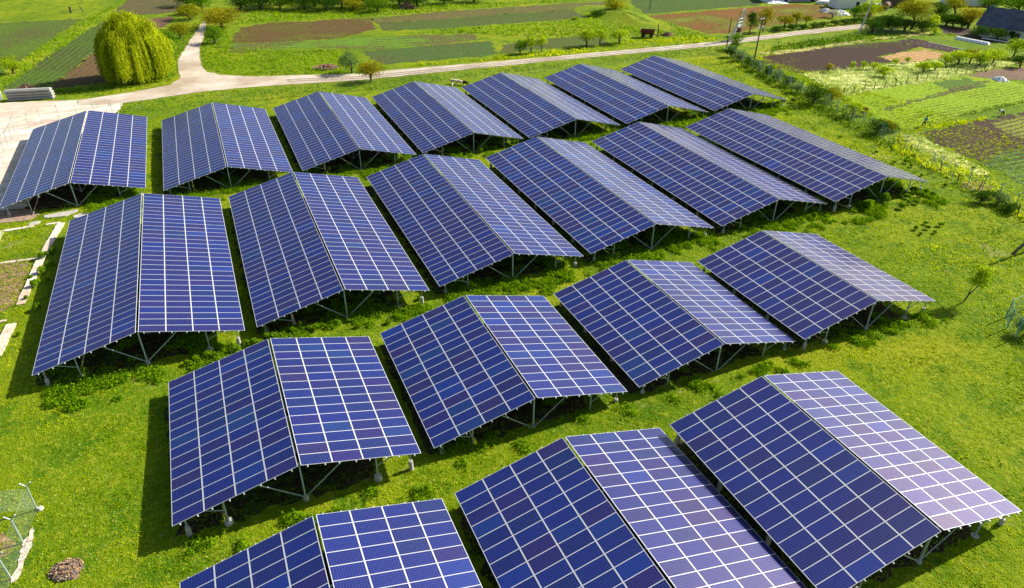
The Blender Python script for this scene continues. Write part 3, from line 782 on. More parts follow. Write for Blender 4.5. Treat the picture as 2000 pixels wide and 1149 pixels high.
# mauve bloom of the lilac
_p = G(1602, 198)
for i, (u, v, top, w) in enumerate([(1427, 112, 88, 26), (1446, 120, 96, 26), (1464, 130, 106, 26), (1482, 139, 115, 26), (1500, 148, 124, 26), (1519, 158, 134, 26),
                                    (1537, 169, 146, 26), (1556, 181, 158, 26)]):
    tree(f'{ORD[i]} bush from the transformer poles in the grey green hedge on the right fence', 'grey' if i % 2 else 'dark', u, v, top, w, 'bush', True, 'hedge bushes on the right fence')
for i, u in enumerate([1517, 1548, 1567, 1590, 1608, 1630, 1650, 1668, 1684]):
    v = 60-(u-1517)*.105+2
    tree(f'{ORD[i]} low dark bush from the wooden pole along the far side of the road', 'dark', u, v, v-11, 22, 'bush', True, 'low bushes along the far road')
# small leaning tree on the right lawn
def lean_tree():
    p = G(1881, 590); hh = height_to(p, 520); w = 62*px_m(p)
    root = empty('small_tree', p); tag(root, 'small bright green tree with forked leaning stem on the right lawn', 'tree')
    ax = Vector((CR[0][0], CR[0][1], 0)).normalized()
    b = MB(); t1 = ax*1.25+Vector((0, 0, hh*.62)); t2 = ax*.45+Vector((0, 0, hh*.62))
    b.path([Vector((0, 0, -.1)), ax*.25+Vector((0, 0, hh*.2)), ax*.7+Vector((0, 0, hh*.4)), t1], [.075, .06, .045, .02], 8)
    b.path([ax*.2+Vector((0, 0, hh*.16)), ax*.25+Vector((0, 0, hh*.38)), t2], [.045, .035, .015], 7)
    b.path([ax*.7+Vector((0, 0, hh*.4)), ax*.8+Vector((0, 0, hh*.6)), ax*.3+Vector((0, 0, hh*.85))], [.035, .025, .01], 6)
    b.build('trunk', BARK, root)
    link('crown', crown_mesh('crown', w*1.1, hh*.66, hh*.40, 'bright', 16, 2600, .15, 79, hollow=.3), root, tuple(ax*.62))
lean_tree()

# ------------------------------------------------------------------ round low shrubs
SHM = []
for i in range(5):
    SHM.append(crown_mesh('shrub', 1.0, .72, .02, 'green' if i < 3 else 'weed', 9, 620, .13, 200+i, spread=.5, hollow=.6))
def shrub(u, v, wpx, label, group, hk=1.0):
    p = G(u, v); w = wpx*px_m(p)
    o = link('shrub', random.choice(SHM), None, p-Vector((0, 0, .03))); o.rotation_euler = (0, 0, random.random()*6.28)
    o.scale = (w, w, w*hk*random.uniform(.85, 1.1)); tag(o, label, 'shrub', group); return o
def shrub_list(lst, where, group):
    lst = sorted(lst)
    for i, (u, v, w) in enumerate(lst):
        shrub(u, v, w, f'{ORD[i] if i < 20 else str(i+1)+"th"} shrub from left {where}', group)
def front_line(a, b, n, w, jit, seed):
    r = random.Random(seed)
    return [(a[0]+(b[0]-a[0])*(i+.5)/n+r.gauss(0, jit), a[1]+(b[1]-a[1])*(i+.5)/n+r.gauss(0, jit*.35), w*r.uniform(.65, 1.3)) for i in range(n)]
SG = 'low round shrubs around the tables'
shrub_list([(1696, 408, 32), (1726, 396, 34), (1761, 408, 21), (1772, 388, 18), (1774, 399, 14), (1789, 399, 16), (1796, 386, 20), (1809, 378, 18), (1820, 383, 14), (1782, 376, 20), (1757, 386, 14), (1715, 392, 18), (1680, 405, 16), (1664, 410, 14)],
           'in front of the rightmost second row table', SG)
shrub_list([(1788, 449, 14), (1808, 439, 14), (1811, 448, 14), (1835, 442, 18), (1797, 459, 12), (1826, 457, 13)], 'in the loose clump on the right lawn', SG)
shrub_list(front_line((372, 735), (545, 655), 16, 24, 9, 3), 'behind the leftmost short table', SG)
shrub_list(front_line((360, 715), (420, 690), 4, 24, 5, 4), 'at the front left of the leftmost short table', SG)
shrub_list(front_line((575, 655), (720, 612), 11, 20, 7, 5), 'in front of the second table of the second row', SG)
shrub_list(front_line((600, 342), (770, 312), 14, 13, 5, 6), 'in front of the third back row table', SG)
shrub_list(front_line((880, 308), (1005, 282), 12, 14, 4, 7), 'in front of the fourth back row table', SG)
shrub_list(front_line((1060, 278), (1190, 253), 12, 13, 4, 8), 'in front of the fifth back row table', SG)
shrub_list(front_line((1275, 252), (1390, 225), 11, 14, 4, 9), 'in front of the sixth back row table', SG)
shrub_list(front_line((1458, 222), (1545, 200), 9, 14, 3, 10), 'in front of the rightmost back row table', SG)
shrub_list([(88, 505, 26), (98, 520, 20), (82, 535, 24), (73, 560, 26), (95, 552, 18), (76, 605, 24), (52, 585, 14), (38, 655, 14), (105, 495, 20), (60, 545, 14)], 'along the left edge of the leftmost second row table', SG)
shrub_list([(655, 607, 16), (760, 632, 18), (700, 640, 18), (790, 610, 14), (820, 585, 16), (740, 590, 14)], 'near the footings of the second table of the second row', SG)
shrub_list([(1095, 545, 16), (975, 560, 18), (1500, 455, 14), (1455, 470, 12), (1400, 478, 12), (1590, 425, 16), (1565, 432, 12)], 'on the lawn edge in front of the middle second row tables', SG)
shrub_list([(1660, 300, 12), (1690, 322, 14), (1745, 320, 12), (1770, 320, 16), (1780, 327, 12), (1800, 345, 12), (1640, 270, 10), (1710, 300, 10), (1845, 365, 12), (1900, 330, 10)], 'between the right fence and the second row', SG)

# ------------------------------------------------------------------ grass and weeds: what nobody could count
EXCL = [R_ROAD, R_YARD, R_P1, R_P5]
def blades(P, hgt, wid, per, tint, name, mat, lean=.5):
    n = len(P); k = n*per
    B = np.repeat(P, per, 0)+np.concatenate([RNG.normal(size=(k, 2))*np.repeat(wid*1.4, per)[:, None], np.zeros((k, 1))], 1)
    hh = np.repeat(hgt, per)*RNG.uniform(.55, 1.25, k); ww = np.repeat(wid, per)*RNG.uniform(.6, 1.2, k)
    a = RNG.uniform(0, 2*math.pi, k); s = np.stack([np.cos(a), np.sin(a), np.zeros(k)], 1)*ww[:, None]
    t = np.concatenate([RNG.normal(size=(k, 2))*(hh*lean)[:, None], hh[:, None]], 1)
    V = np.stack([B-s, B+s, B+t], 1).reshape(-1, 3)
    ti = np.clip(np.repeat(tint, per)+RNG.normal(size=k)*.16, 0, 1)
    return link(name, np_mesh(name, V, np.arange(3*k).reshape(-1, 3), mat, ti))
def leafy(P, hgt, size, per, tint, name, mat):
    n = len(P); k = n*per
    q = np.repeat(P, per, 0); hh = np.repeat(hgt, per)
    a = RNG.uniform(0, 2*math.pi, k); rr = np.sqrt(RNG.random(k))*hh*.75; z = hh*(1-(rr/(hh*.8))**2*.7)*RNG.uniform(.35, 1, k)
    C = q+np.stack([np.cos(a)*rr, np.sin(a)*rr, z], 1)
    N = np.stack([np.cos(a)*.7, np.sin(a)*.7, np.full(k, .8)], 1)+RNG.normal(size=(k, 3))*.45
    ti = np.clip(np.repeat(tint, per)+RNG.normal(size=k)*.2, 0, 1)
    Vq, Fq, ti = leaf_quads(C, N, np.repeat(size, per)*RNG.uniform(.6, 1.4, k), ti, .75)
    return link(name, np_mesh(name, Vq, Fq, mat, ti))
def lawn_points(n, xr, yr, near=42.0, pw=2.0):
    x = RNG.uniform(*xr, n); y = RNG.uniform(*yr, n)
    d = np.sqrt(x*x+y*y+CAM_H**2); keep = RNG.random(n) < np.minimum(1, (near/d)**pw)
    x, y = x[keep], y[keep]; ok = np.ones(len(x), bool)
    for e in EXCL: ok &= ~inpoly(x, y, e)
    for x0, x1, y0, y1 in TBL: ok &= ~((x > x0+1.0) & (x < x1-2.2) & (y > y0+1.2) & (y < y1) & (RNG.random(len(x)) < .93))
    x, y = x[ok], y[ok]
    return x, y
# short lawn
x, y = lawn_points(620000, (-40, 112), (4, 126))
d = np.sqrt(x*x+y*y+CAM_H**2)
tone = .30+.50*vnoise(x, y, .09, 1)+.55*(vnoise(x, y, .5, 2)-.5)+.3*(vnoise(x, y, 1.6, 3)-.5)
P = np.stack([x, y, H(x, y)-.01], 1)
kk = np.maximum(1, d/60)
tag(blades(P, (.05+.10*vnoise(x, y, .35, 4)+.12*np.clip(vnoise(x, y, 1.3, 14)-.55, 0, 1))*kk, .038*kk, 3, tone, 'grass', LEAF['grass'], .7), kind='stuff')
# darker broad-leaved weeds in clumps
x, y = lawn_points(260000, (-40, 112), (4, 126))
k = (vnoise(x, y, .28, 7)*.6+vnoise(x, y, .9, 8)*.4 > .60-.10*(vnoise(x, y, .05, 77) > .55)); x, y = x[k], y[k]
d = np.sqrt(x*x+y*y+CAM_H**2); kk = np.maximum(1, d/60)
P = np.stack([x, y, H(x, y)-.01], 1)
tag(leafy(P, .17*kk*(.4+1.3*vnoise(x, y, .8, 12)), .085*kk, 5, .15+.6*vnoise(x, y, .6, 9), 'weeds', LEAF['weed']), kind='stuff')
# pale flower heads scattered over the lawn
x, y = lawn_points(170000, (-40, 112), (4, 126))
k = vnoise(x, y, .13, 17)*.6+vnoise(x, y, .45, 18)*.4+.1*RNG.random(len(x)) > .62; x, y = x[k], y[k]
d = np.sqrt(x*x+y*y+CAM_H**2); kk = np.maximum(1, d/60)
P = np.stack([x, y, H(x, y)+.08], 1); n = len(P)
Vv, Ff, tt = leaf_quads(P, np.tile([0., 0, 1], (n, 1))+RNG.normal(size=(n, 3))*.4, .07*kk, RNG.random(n), 1)
tag(link('lawn_flowers', np_mesh('lawn_flowers', Vv, Ff, LEAF['flower'], tt)), kind='stuff')

def meadow(name, pts, per_m2, hgt, wid, mat, tint0=.5, per=4, seed=0, clump=.0):
    ring = [G(*p) for p in pts]; xs = [p.x for p in ring]; ys = [p.y for p in ring]
    area = (max(xs)-min(xs))*(max(ys)-min(ys)); n = int(area*per_m2)
    x = RNG.uniform(min(xs), max(xs), n); y = RNG.uniform(min(ys), max(ys), n)
    ok = inpoly(x, y, [(p.x, p.y) for p in ring]) & ~inpoly(x, y, R_ROAD) & ~inpoly(x, y, R_YARD)
    if clump: ok &= vnoise(x, y, .22, seed+5)*.6+vnoise(x, y, .7, seed+6)*.4 > clump
    x, y = x[ok], y[ok]
    P = np.stack([x, y, H(x, y)-.02], 1)
    hh = hgt*(.25+1.3*vnoise(x, y, .45, seed)*vnoise(x, y, .14, seed+3)*1.6)
    t = tint0-.42+.5*vnoise(x, y, .15, seed+1)+.4*vnoise(x, y, .6, seed+2)
    if mat in (W, LEAF['green']): return tag(leafy(P, hh*.9, np.full(len(P), wid*1.25), per+2, t, name, mat), kind='stuff')
    return tag(blades(P, hh, np.full(len(P), wid), per, t, name, mat, .6), kind='stuff')
W, GR, FL = LEAF['weed'], LEAF['grass'], LEAF['flower']
meadow('tall_grass', [(405, 135), (398, 110), (450, 92), (560, 100), (690, 96), (705, 125), (760, 132), (700, 144), (560, 147), (450, 147)], 2.6, .55, .20, W, .75, seed=20)
meadow('tall_grass', [(230, 205), (400, 182), (700, 160), (1000, 130), (1200, 111), (1412, 92), (1420, 104), (1200, 122), (1000, 142), (700, 180), (400, 205), (235, 226)], 2.6, .40, .16, W, .6, seed=30)
meadow('tall_grass', [(360, 130), (352, 110), (365, 92), (395, 45), (370, 48), (330, 100), (300, 160), (200, 165), (100, 178), (105, 192), (200, 186), (330, 163)], 1.8, .5, .2, W, .35, seed=40)
meadow('tall_grass', [(395, 110), (392, 95), (404, 55), (440, 55), (455, 85), (440, 105), (400, 130)], 2.0, .6, .2, W, .45, seed=45)
meadow('tall_grass', [(455, 48), (500, 22), (900, 8), (1180, -4), (1000, 12), (720, 33), (620, 39), (520, 44)], .9, .6, .32, W, .75, seed=50)
meadow('tall_grass', [(770, 66), (1000, 49), (1150, 36), (1180, 25), (1220, 12), (1260, 31), (1380, 68), (1400, 76), (1300, 74), (1180, 68), (1060, 74), (930, 66)], 1.1, .55, .3, W, .8, seed=60)
meadow('tall_grass', [(760, 132), (980, 110), (1190, 89), (1230, 74), (1400, 74), (1400, 80), (1200, 98), (1000, 116)], 1.6, .45, .22, GR, .7, seed=70)
meadow('tall_grass', [(48, 113), (165, 37), (260, -8), (245, -8), (207, 37), (8, 171), (-60, 190), (-60, 165)], 1.0, .4, .28, W, .8, seed=80)
meadow('tall_grass', [(1440, 118), (1478, 122), (1520, 139), (1560, 146), (1612, 172), (1650, 188), (1700, 222), (1750, 252), (1790, 262), (1760, 275), (1700, 250), (1600, 195), (1500, 150)], 2.4, .5, .18, W, .75, seed=90)
meadow('tall_grass', [(1500, 94), (1690, 60), (1740, 66), (1850, 66), (1900, 76), (1800, 70), (1680, 84), (1580, 97), (1490, 112)], 1.2, .5, .26, W, .55, seed=100)
meadow('flower_meadow', [(1570, 146), (1660, 137), (1760, 125), (1870, 112), (1990, 123), (1890, 147), (1645, 184), (1612, 172)], 1.9, .5, .14, FL, .45, seed=110)
meadow('flower_meadow', [(1748, 264), (1792, 264), (1832, 287), (1935, 339), (1915, 343), (1812, 305)], 4.0, .45, .10, FL, .5, seed=120)
meadow('tall_grass', [(1742, 290), (1748, 264), (1812, 303), (1912, 343), (2060, 415), (2060, 470), (1990, 428), (1900, 372), (1820, 335)], 3.0, .5, .14, GR, .75, seed=130)
meadow('tall_grass', [(1640, 190), (1890, 149), (1880, 145), (1645, 184)], 3, .5, .14, FL, .5, seed=140)
meadow('crop_row', [(1880, 228), (1900, 224), (1950, 213), (2040, 196), (2040, 190), (1950, 207), (1880, 222)], 5, .5, .14, LEAF['green'], .4, seed=150)
meadow('tall_grass', [(1780, 255), (1923, 236), (1923, 230), (1790, 250)], 4, .35, .14, GR, .75, seed=160)
meadow('hedge_growth', [(1420, 100), (1440, 104), (1500, 140), (1560, 176), (1610, 200), (1660, 232), (1720, 264), (1745, 284), (1730, 290), (1690, 268), (1640, 240), (1590, 210), (1540, 184), (1480, 148), (1432, 118)], 2.4, 1.5, .26, LEAF['green'], .42, seed=170)
meadow('hedge_growth', [(1430, 112), (1480, 145), (1540, 180), (1600, 212), (1660, 246), (1740, 292), (1725, 293), (1650, 250), (1590, 222), (1530, 186), (1470, 150)], 2.4, .8, .2, LEAF['green'], .25, seed=180)
meadow('hedge_growth', [(1742, 284), (1830, 335), (1900, 372), (1980, 414), (2050, 452), (2050, 462), (1975, 424), (1890, 380), (1820, 345), (1735, 294)], 2.2, .6, .2, LEAF['green'], .3, seed=190)
meadow('hedge_growth', [(1505, 92), (1600, 80), (1690, 68), (1690, 78), (1600, 90), (1505, 102)], 2.0, 1.0, .26, LEAF['green'], .4, seed=200)
# leafy growth in the shade below and between the tables
for n, rows, tx, ty, tz, tz2 in TABLES[:17]:
    m = 3200
    x = RNG.uniform(tx-7.2, tx+7.6, m); y = ty+RNG.uniform(-3.6, 4.5, m)
    k = (vnoise(x, y, .45, 31)*.5+vnoise(x, y, 1.1, 32)*.5+.20*np.exp(-((y-ty+.8)/1.6)**2)) > (.61 if n[0] in 'AB' else .78)
    if n == 'A1': k &= x > tx+1
    x, y = x[k], y[k]; P = np.stack([x, y, H(x, y)-.02], 1)
    if len(P): tag(leafy(P, .25+.35*RNG.random(len(P)), np.full(len(P), .15), 16, .15+.6*RNG.random(len(P)), 'weeds', W), kind='stuff')
# ------------------------------------------------------------------ fences
FPOST = mat_simple('dull green post', (.20, .25, .20), .7, .1, .2, 4)
CAMRIGHT = Vector((CR[0][0], CR[0][1], 0)).normalized()
def wire_net(b, A, B, h0, h1_, sp, r):
    """diamond wire net between two upright lines, as thin wires"""
    L = (B-A).length; d = (B-A)/L; hgt = h1_-h0; up = Vector((0, 0, 1))
    def clip(s0, sgn):
        pts = []
        a = max(0, s0 if sgn > 0 else s0-hgt); e = min(L, s0+hgt if sgn > 0 else s0)
        if e-a < .02: return
        za = h0+(a-s0 if sgn > 0 else s0-a); ze = h0+(e-s0 if sgn > 0 else s0-e)
        b.tube(A+d*a+up*za, A+d*e+up*ze, r, n=3, caps=False)
    s = -hgt
    while s < L+hgt: clip(s, 1); clip(s, -1); s += sp
    for z in (h0, h1_): b.tube(A+up*z, B+up*z, r*1.3, n=3, caps=False)
def fence(label, P, mat, h, r, style, net=None, arm=.5, wires=(), group=None, name='wire_fence', wm=None):
    root = empty(name, P[0]); tag(root, label, 'fence', group)
    O = P[0]
    for i, p in enumerate(P):
        t = (P[min(i+1, len(P)-1)]-P[max(i-1, 0)]).normalized(); nrm = Vector((-t.y, t.x, 0)).normalized()
        b = MB(); q = p-O
        lean = Vector((random.gauss(0, .02), random.gauss(0, .02), 0))*h if style != 'stake' else Vector((random.gauss(0, .12), random.gauss(0, .12), 0))*h
        top = q+Vector((0, 0, h))+lean
        b.tube(q-Vector((0, 0, .2)), top, r, r*.95, 6)
        if style == 'Y':
            for s in (-1, 1): b.tube(top-Vector((0, 0, .03)), top+nrm*s*arm*.7+Vector((0, 0, arm*.7)), r*.8, n=5)
        o = b.build('fence_post', mat, root)
    if net or wires:
        b = MB()
        for i in range(len(P)-1):
            if net: wire_net(b, P[i]-O, P[i+1]-O, .08, h-.08, net[0], net[1])
            for z, rr in wires: b.tube(P[i]-O+Vector((0, 0, z)), P[i+1]-O+Vector((0, 0, z)), rr, n=3, caps=False)
        b.build('wire_mesh', wm or WIRE, root)
    return root
def along(px, step):
    pts = [G(*p) for p in px]; out = [pts[0]]; carry = 0
    for a, b in zip(pts, pts[1:]):
        L = (b-a).length; s = step-carry
        while s <= L:
            q = a.lerp(b, s/L); q.z = h1(q.x, q.y); out.append(q); s += step
        carry = L-(s-step)
    return out
yp = [G(*p) for p in [(8, 298), (16, 286), (24, 274), (30, 258), (58, 250), (83, 242), (117, 234), (152, 230), (185, 225), (220, 221)]]
fence('row of thin grey posts with forked tops on the concrete yard, no netting', yp, GALV, 2.1, .045, 'Y', None, .6)
b = MB(); p = G(220, 221)
corner = empty('corner_brace', p); 
for dx in (-1.1, 1.0): b.tube(CAMRIGHT*dx, Vector((0, 0, 1.7)), .035, n=5)
tag(corner, 'pair of slanting steel struts holding the last forked post', 'strut'); b.build('strut', GALV, corner)
fence('long thin wire fence along the near verge of the gravel road', along([(240, 222), (420, 203), (655, 182), (900, 157), (1200, 126), (1417, 104)], 3.2), FPOST, 1.9, .026, 'plain', (.42, .004))
rf = [G(*p) for p in [(1417, 104), (1432, 113), (1447, 122), (1464, 132), (1482, 142), (1500, 152), (1520, 163), (1541, 174), (1562, 185), (1582, 195), (1599, 201.5), (1615, 212), (1632, 222), (1648, 232), (1665, 240),
      (1682, 249), (1701, 258), (1718, 271), (1742, 285), (1765, 294), (1787, 306), (1818, 328), (1834, 336), (1858, 352), (1889, 364), (1915, 378), (1946, 394), (1979, 413), (2010, 430), (2045, 450)]]
fence('long teal post wire fence with forked tops between lawn and gardens at right', rf, TEAL, 2.1, .045, 'Y', (.30, .005))
fence('row of leaning red brown wooden stakes just behind the teal fence at right', [G(*p) for p in [(1751, 284), (1777, 298), (1838, 334), (1870, 357), (1911, 371), (1949, 389), (1988, 420), (2030, 440)]], WOODR, 1.25, .08, 'stake', name='stake_row')
b = MB(); p = G(1818, 328)
st = empty('strainer_brace', p); tag(st, 'pale slanting braces at the strainer post of the teal fence', 'strut')
b.tube(CAMRIGHT*.9+Vector((0, .2, 0)), Vector((0, 0, 2.0)), .04, n=5); b.tube(CAMRIGHT*-1.3, Vector((0, 0, 1.6)), .03, n=5); b.build('strut', GALV, st)
fence('wooden post fence between the flowering orchard and the bright crop field', [G(*p) for p in [(1646, 185), (1667, 181), (1687, 178), (1707, 174), (1728, 171), (1748, 167), (1770, 164), (1789, 162), (1809, 157), (1829, 153), (1849, 149.5), (1867, 147), (1886, 145), (1903, 142), (1922, 138), (1940, 135)]], WOOD, 1.35, .07, 'plain', None, wires=((.5, .006), (1.1, .006)), name='post_fence')
fence('low wooden post fence in the weeds along the far right stretch of road', along([(1490, 95), (1560, 87), (1640, 77), (1690, 70)], 4.5), WOOD, 1.2, .07, 'plain', None, wires=((1.0, .006),), name='post_fence')
fence('garden fence of thin teal posts below the dark bushes and big tree', [G(*p) for p in [(1676, 67), (1690, 66), (1707, 68), (1723, 68), (1740, 67), (1758, 65), (1775, 65)]], TEAL, 1.7, .05, 'plain', (.5, .005))
# steel posts with netting, lower left corner
lf = [G(73, 996), G(46, 1061), G(23, 1131), G(-8, 1215)]
fence('steel post fence with netting in the lower left corner', lf, GALV, 2.0, .05, 'Y', (.14, .0016), .45)
b = MB(); p0 = G(73, 996); wl = (G(-60, 1012)-p0)
side = empty('netting_fence', p0); tag(side, 'netting running left from the corner post in the lower left', 'fence')
wire_net(b, Vector((0, .06, 0)), wl, .08, 1.9, .14, .0016); b.build('wire_mesh', WIRE, side); 
b = MB(); b.tube(wl-Vector((0, 0, .2)), wl+Vector((0, 0, 2)), .05, n=6); b.build('fence_post', GALV, side)
for u, v, w in [(79, 994, 16)]:
    p = G(u, v); b = MB(); b.tube((0, 0, -.1), (0, 0, .14), .26, .15, 9); o = b.build('post_footing', CONC, None, p); tag(o, 'pale lump of concrete at the foot of the corner fence post', 'footing')
# netting enclosure at the right edge
e = [G(1983, 662), G(1966, 642), G(1964, 620), G(2000, 606), G(2045, 640)]
fence('teal netting enclosure around weeds at the right edge of the lawn', e, TEAL, 2.0, .05, 'plain', (.16, .003), wm=TEAL)
tree('grey green weeds growing inside the teal netting at right edge', 'grey', 2000, 655, 622, 50, 'bush', True)

# ------------------------------------------------------------------ old concrete strips and slabs at the left
def strip(label, px, w, h, cat='foundation'):
    pts = [G(*p) for p in px]; r = random.Random(len(label)); b = MB()
    L, R_ = [], []
    fine = []
    for a, c in zip(pts, pts[1:]):
        n = max(2, int((c-a).length/.45))
        fine += [a.lerp(c, k/n) for k in range(n)]
    fine.append(pts[-1])
    for i, p in enumerate(fine):
        t = (fine[min(i+1, len(fine)-1)]-fine[max(0, i-1)]).normalized(); nn = Vector((-t.y, t.x, 0)); z = h1(p.x, p.y)
        ww = w*r.uniform(.86, 1.06)*.5
        L.append((p.x+nn.x*ww, p.y+nn.y*ww, z)); R_.append((p.x-nn.x*ww, p.y-nn.y*ww, z))
    n = len(fine); hz = [h*.5*r.uniform(.6, 1.1) for _ in range(n)]
    vs = [(a[0], a[1], a[2]+hz[i]) for i, a in enumerate(L)]+[(a[0], a[1], a[2]+hz[i]) for i, a in enumerate(R_)]+[(a[0], a[1], a[2]-.1) for a in L]+[(a[0], a[1], a[2]-.1) for a in R_]
    fs = []
    for i in range(n-1):
        fs += [(n+i, n+i+1, i+1, i), (i, i+1, 2*n+i+1, 2*n+i), (n+i+1, n+i, 3*n+i, 3*n+i+1)]
    fs += [(0, 2*n, 3*n, n), (n-1, 2*n-1, 4*n-1, 3*n-1)]
    b.add(vs, fs); o = b.build('foundation_strip', SLAB); tag(o, label, cat)
strip('long pale concrete strip beside the leftmost second row table', [(120, 437), (97, 476), (77, 514), (60, 552), (40, 596)], .75, .30)
strip('lower detached piece of pale concrete strip at the left edge', [(23, 634), (8, 664), (-8, 698)], .85, .28)
strip('short concrete strip ending at the table corner, top of the foundations', [(90, 440), (118, 435)], .4, .2)
strip('upper concrete strip running in from the left edge', [(-30, 458), (20, 450), (66, 443)], .55, .2)
strip('middle concrete strip running in from the left edge', [(-30, 519), (30, 511), (78, 505)], .4, .15)
strip('short concrete stub at the left edge below the yard patch', [(5, 452), (-12, 480)], .5, .15)
strip('thin broken concrete strip at the left edge, lowest of the cross strips', [(-20, 632), (12, 627)], .35, .15)
def slab(label, px):
    P = [G(*p) for p in px]; b = MB(); n = len(P); z = .09
    b.add([(p.x, p.y, p.z+z) for p in P]+[(p.x, p.y, p.z-.1) for p in P], [tuple(range(n))]+[(i, (i+1) % n, n+(i+1) % n, n+i) for i in range(n)])
    me = b.mesh('concrete_slab', CONC)
    o = link('concrete_slab', me); tag(o, label, 'slab')
slab('long pale concrete slab lying in grass below the leftmost back table', [(86, 422), (118, 416), (152, 410), (152, 414), (128, 423), (95, 427), (86, 426)][::-1])
slab('pale concrete slab half under the corner of the second row table', [(143, 423), (170, 414), (200, 410), (200, 418), (160, 426), (145, 427)][::-1])
slab('smallest pale concrete slab in the grass near the left edge', [(54, 438), (66, 434), (80, 433), (72, 440), (58, 442)][::-1])

# ------------------------------------------------------------------ heaps
def heap(name, label, cat, u, v, wpx, hm, cols, bits, seed, size=.25, depthk=.6, cloth=None):
    """mound with separate lumps lying on it"""
    p = G(u, v); w = wpx*px_m(p); r = random.Random(seed); b = MB()
    n, m = 22, 9
    vs = [(0, 0, hm)]; 
    for j in range(1, m+1):
        for i in range(n):
            a = 2*math.pi*i/n; q = j/m; rr = q*(1+.16*math.sin(3*a+seed)+.10*math.sin(7*a+1.7*seed))
            vs.append((math.cos(a)*w*.5*rr, math.sin(a)*w*.5*depthk*rr, hm*(1-q**1.6)*r.uniform(.75, 1.2)-(.05 if j == m else 0)))
    fs = [(0, 1+i, 1+(i+1) % n) for i in range(n)]
    for j in range(m-1):
        for i in range(n): fs.append((1+j*n+i, 1+(j+1)*n+i, 1+(j+1)*n+(i+1) % n, 1+j*n+(i+1) % n))
    b.add(vs, fs, 0)
    for k in range(bits):
        a = r.uniform(0, 6.28); q = math.sqrt(r.random())*.95; s = size*r.uniform(.5, 1.5)
        R = Matrix.Rotation(r.uniform(0, 6), 3, 'X') @ Matrix.Rotation(r.uniform(0, 6), 3, 'Z')
        c = (math.cos(a)*w*.5*q, math.sin(a)*w*.5*depthk*q, hm*(1-q**1.6)+s*.1)
        b.box(c, (s, s*r.uniform(.3, .7), s*r.uniform(.2, .5)), r.randrange(len(cols)), R)
    o = b.build(name, cols, None, p); o.rotation_euler = (0, 0, -YAW+.1); tag(o, label, cat)
ASH = mat_simple('dry brown hay', (.20, .125, .085), .95, 0, .5, 3, .1, .5); ASH2 = mat_simple('grey ash', (.16, .13, .12), .95, 0, .4, 4, .1); HAY = mat_simple('pale straw', (.40, .27, .15), .95, 0, .3, 6, .1)
BRICK = mat_simple('broken brick', (.36, .16, .10), .9, 0, .35, 1.5, .2); RUB = mat_simple('broken stone', (.45, .36, .29), .9, 0, .3, 1.5, .2)
DIRT = mat_simple('dug earth', (.24, .15, .09), .95, 0, .4, 2.5, .1, .5)
heap('dry_heap', 'round heap of dry brown plant waste on the lower left lawn', 'heap', 130, 1114, 62, .28, [ASH, ASH2, HAY], 420, 4, .16, .85)
heap('rubble_heap', 'long heap of broken bricks and stones north of the gravel road', 'heap', 637, 135, 52, .7, [BRICK, RUB, DIRT], 260, 5, .45, .5)
heap('earth_heap', 'small brown earth heap right of the red trailer', 'heap', 1304, 70, 28, .8, [DIRT, HAY], 40, 6, .3, .6)
heap('earth_heap', 'dark earth piled behind the concrete beams at far left', 'heap', 55, 181, 58, 1.5, [DIRT, ASH2], 60, 7, .3, .45)
heap('brown_heap', 'brown brush heap at the top edge under the hedgerow', 'heap', 795, 17, 34, 1.6, [ASH, DIRT], 120, 8, .4, .5)
heap('grey_heap', 'grey stone heap on the grassy mound by the olive tree', 'heap', 1185, 28, 20, .9, [ASH2, RUB], 60, 9, .5, .6)
# grassy mound
def mound():
    p = G(1215, 34); n, m = 30, 10; vs = [(0, 0, 1.5)]; fs = []
    rx, ry = 62*px_m(p), 26
    for j in range(1, m+1):
        for i in range(n):
            a = 2*math.pi*i/n; q = j/m; k = .5+.5*math.cos(math.pi*q)
            vs.append((math.cos(a)*rx*q*(1+.12*math.sin(3*a)), math.sin(a)*ry*q*(1+.1*math.cos(2*a)), 1.5*k*(1+.1*math.sin(5*a))-(.1 if j == m else 0)))
    fs = [(0, 1+i, 1+(i+1) % n) for i in range(n)]
    for j in range(m-1):
        for i in range(n): fs.append((1+j*n+i, 1+(j+1)*n+i, 1+(j+1)*n+(i+1) % n, 1+j*n+(i+1) % n))
    b = MB(); b.add(vs, fs, 0, True); o = b.build('grassy_mound', GROUND, None, p); tag(o, kind='structure')
mound()

# ------------------------------------------------------------------ concrete beams
def beams():
    p = G(14, 198); q = G(104, 193); d = (q-p); L = d.length; ang = math.atan2(d.y, d.x); nrm = Vector((-d.y, d.x, 0)).normalized()
    words = ['lowest', 'second lowest', 'third lowest', 'topmost']
    for i in range(4):
        b = MB(); h, w = .46, 1.3
        # ribbed ceiling slab: box with a groove along its flank
        b.box((L/2, 0, h*.40), (L, w, h*.56)); b.box((L/2, 0, h*.80), (L-.3, w-.55, h*.22)); b.box((L/2, 0, h*.06), (L-.3, w-.55, h*.10))
        o = b.build('concrete_beam', CONC2, None, p+nrm*.6+Vector((random.uniform(-.2, .2), random.uniform(-.1, .1), i*(h)+.02)))
        o.rotation_euler = (0, 0, ang); tag(o, f'{words[i]} long grey concrete slab in the stack beside the yard', 'concrete slab', 'stacked concrete slabs')
beams()
def shed_left():
    p = G(6, 195); root = empty('white_shed', p, math.radians(12)); tag(root, 'white walled shed corner at the left edge by the yard', 'shed')
    b = MB(); b.box((-4, 3, 1.3), (8, 6, 2.7)); b.build('wall', WHITEW, root)
    b = MB(); b.box((-4, 3, 2.75), (8.4, 6.4, .16)); b.build('roof', CONC2, root)
    b = MB(); b.box((-3, -.01, 1.0), (.9, .06, 2.0)); b.build('door', WOOD, root)
shed_left()
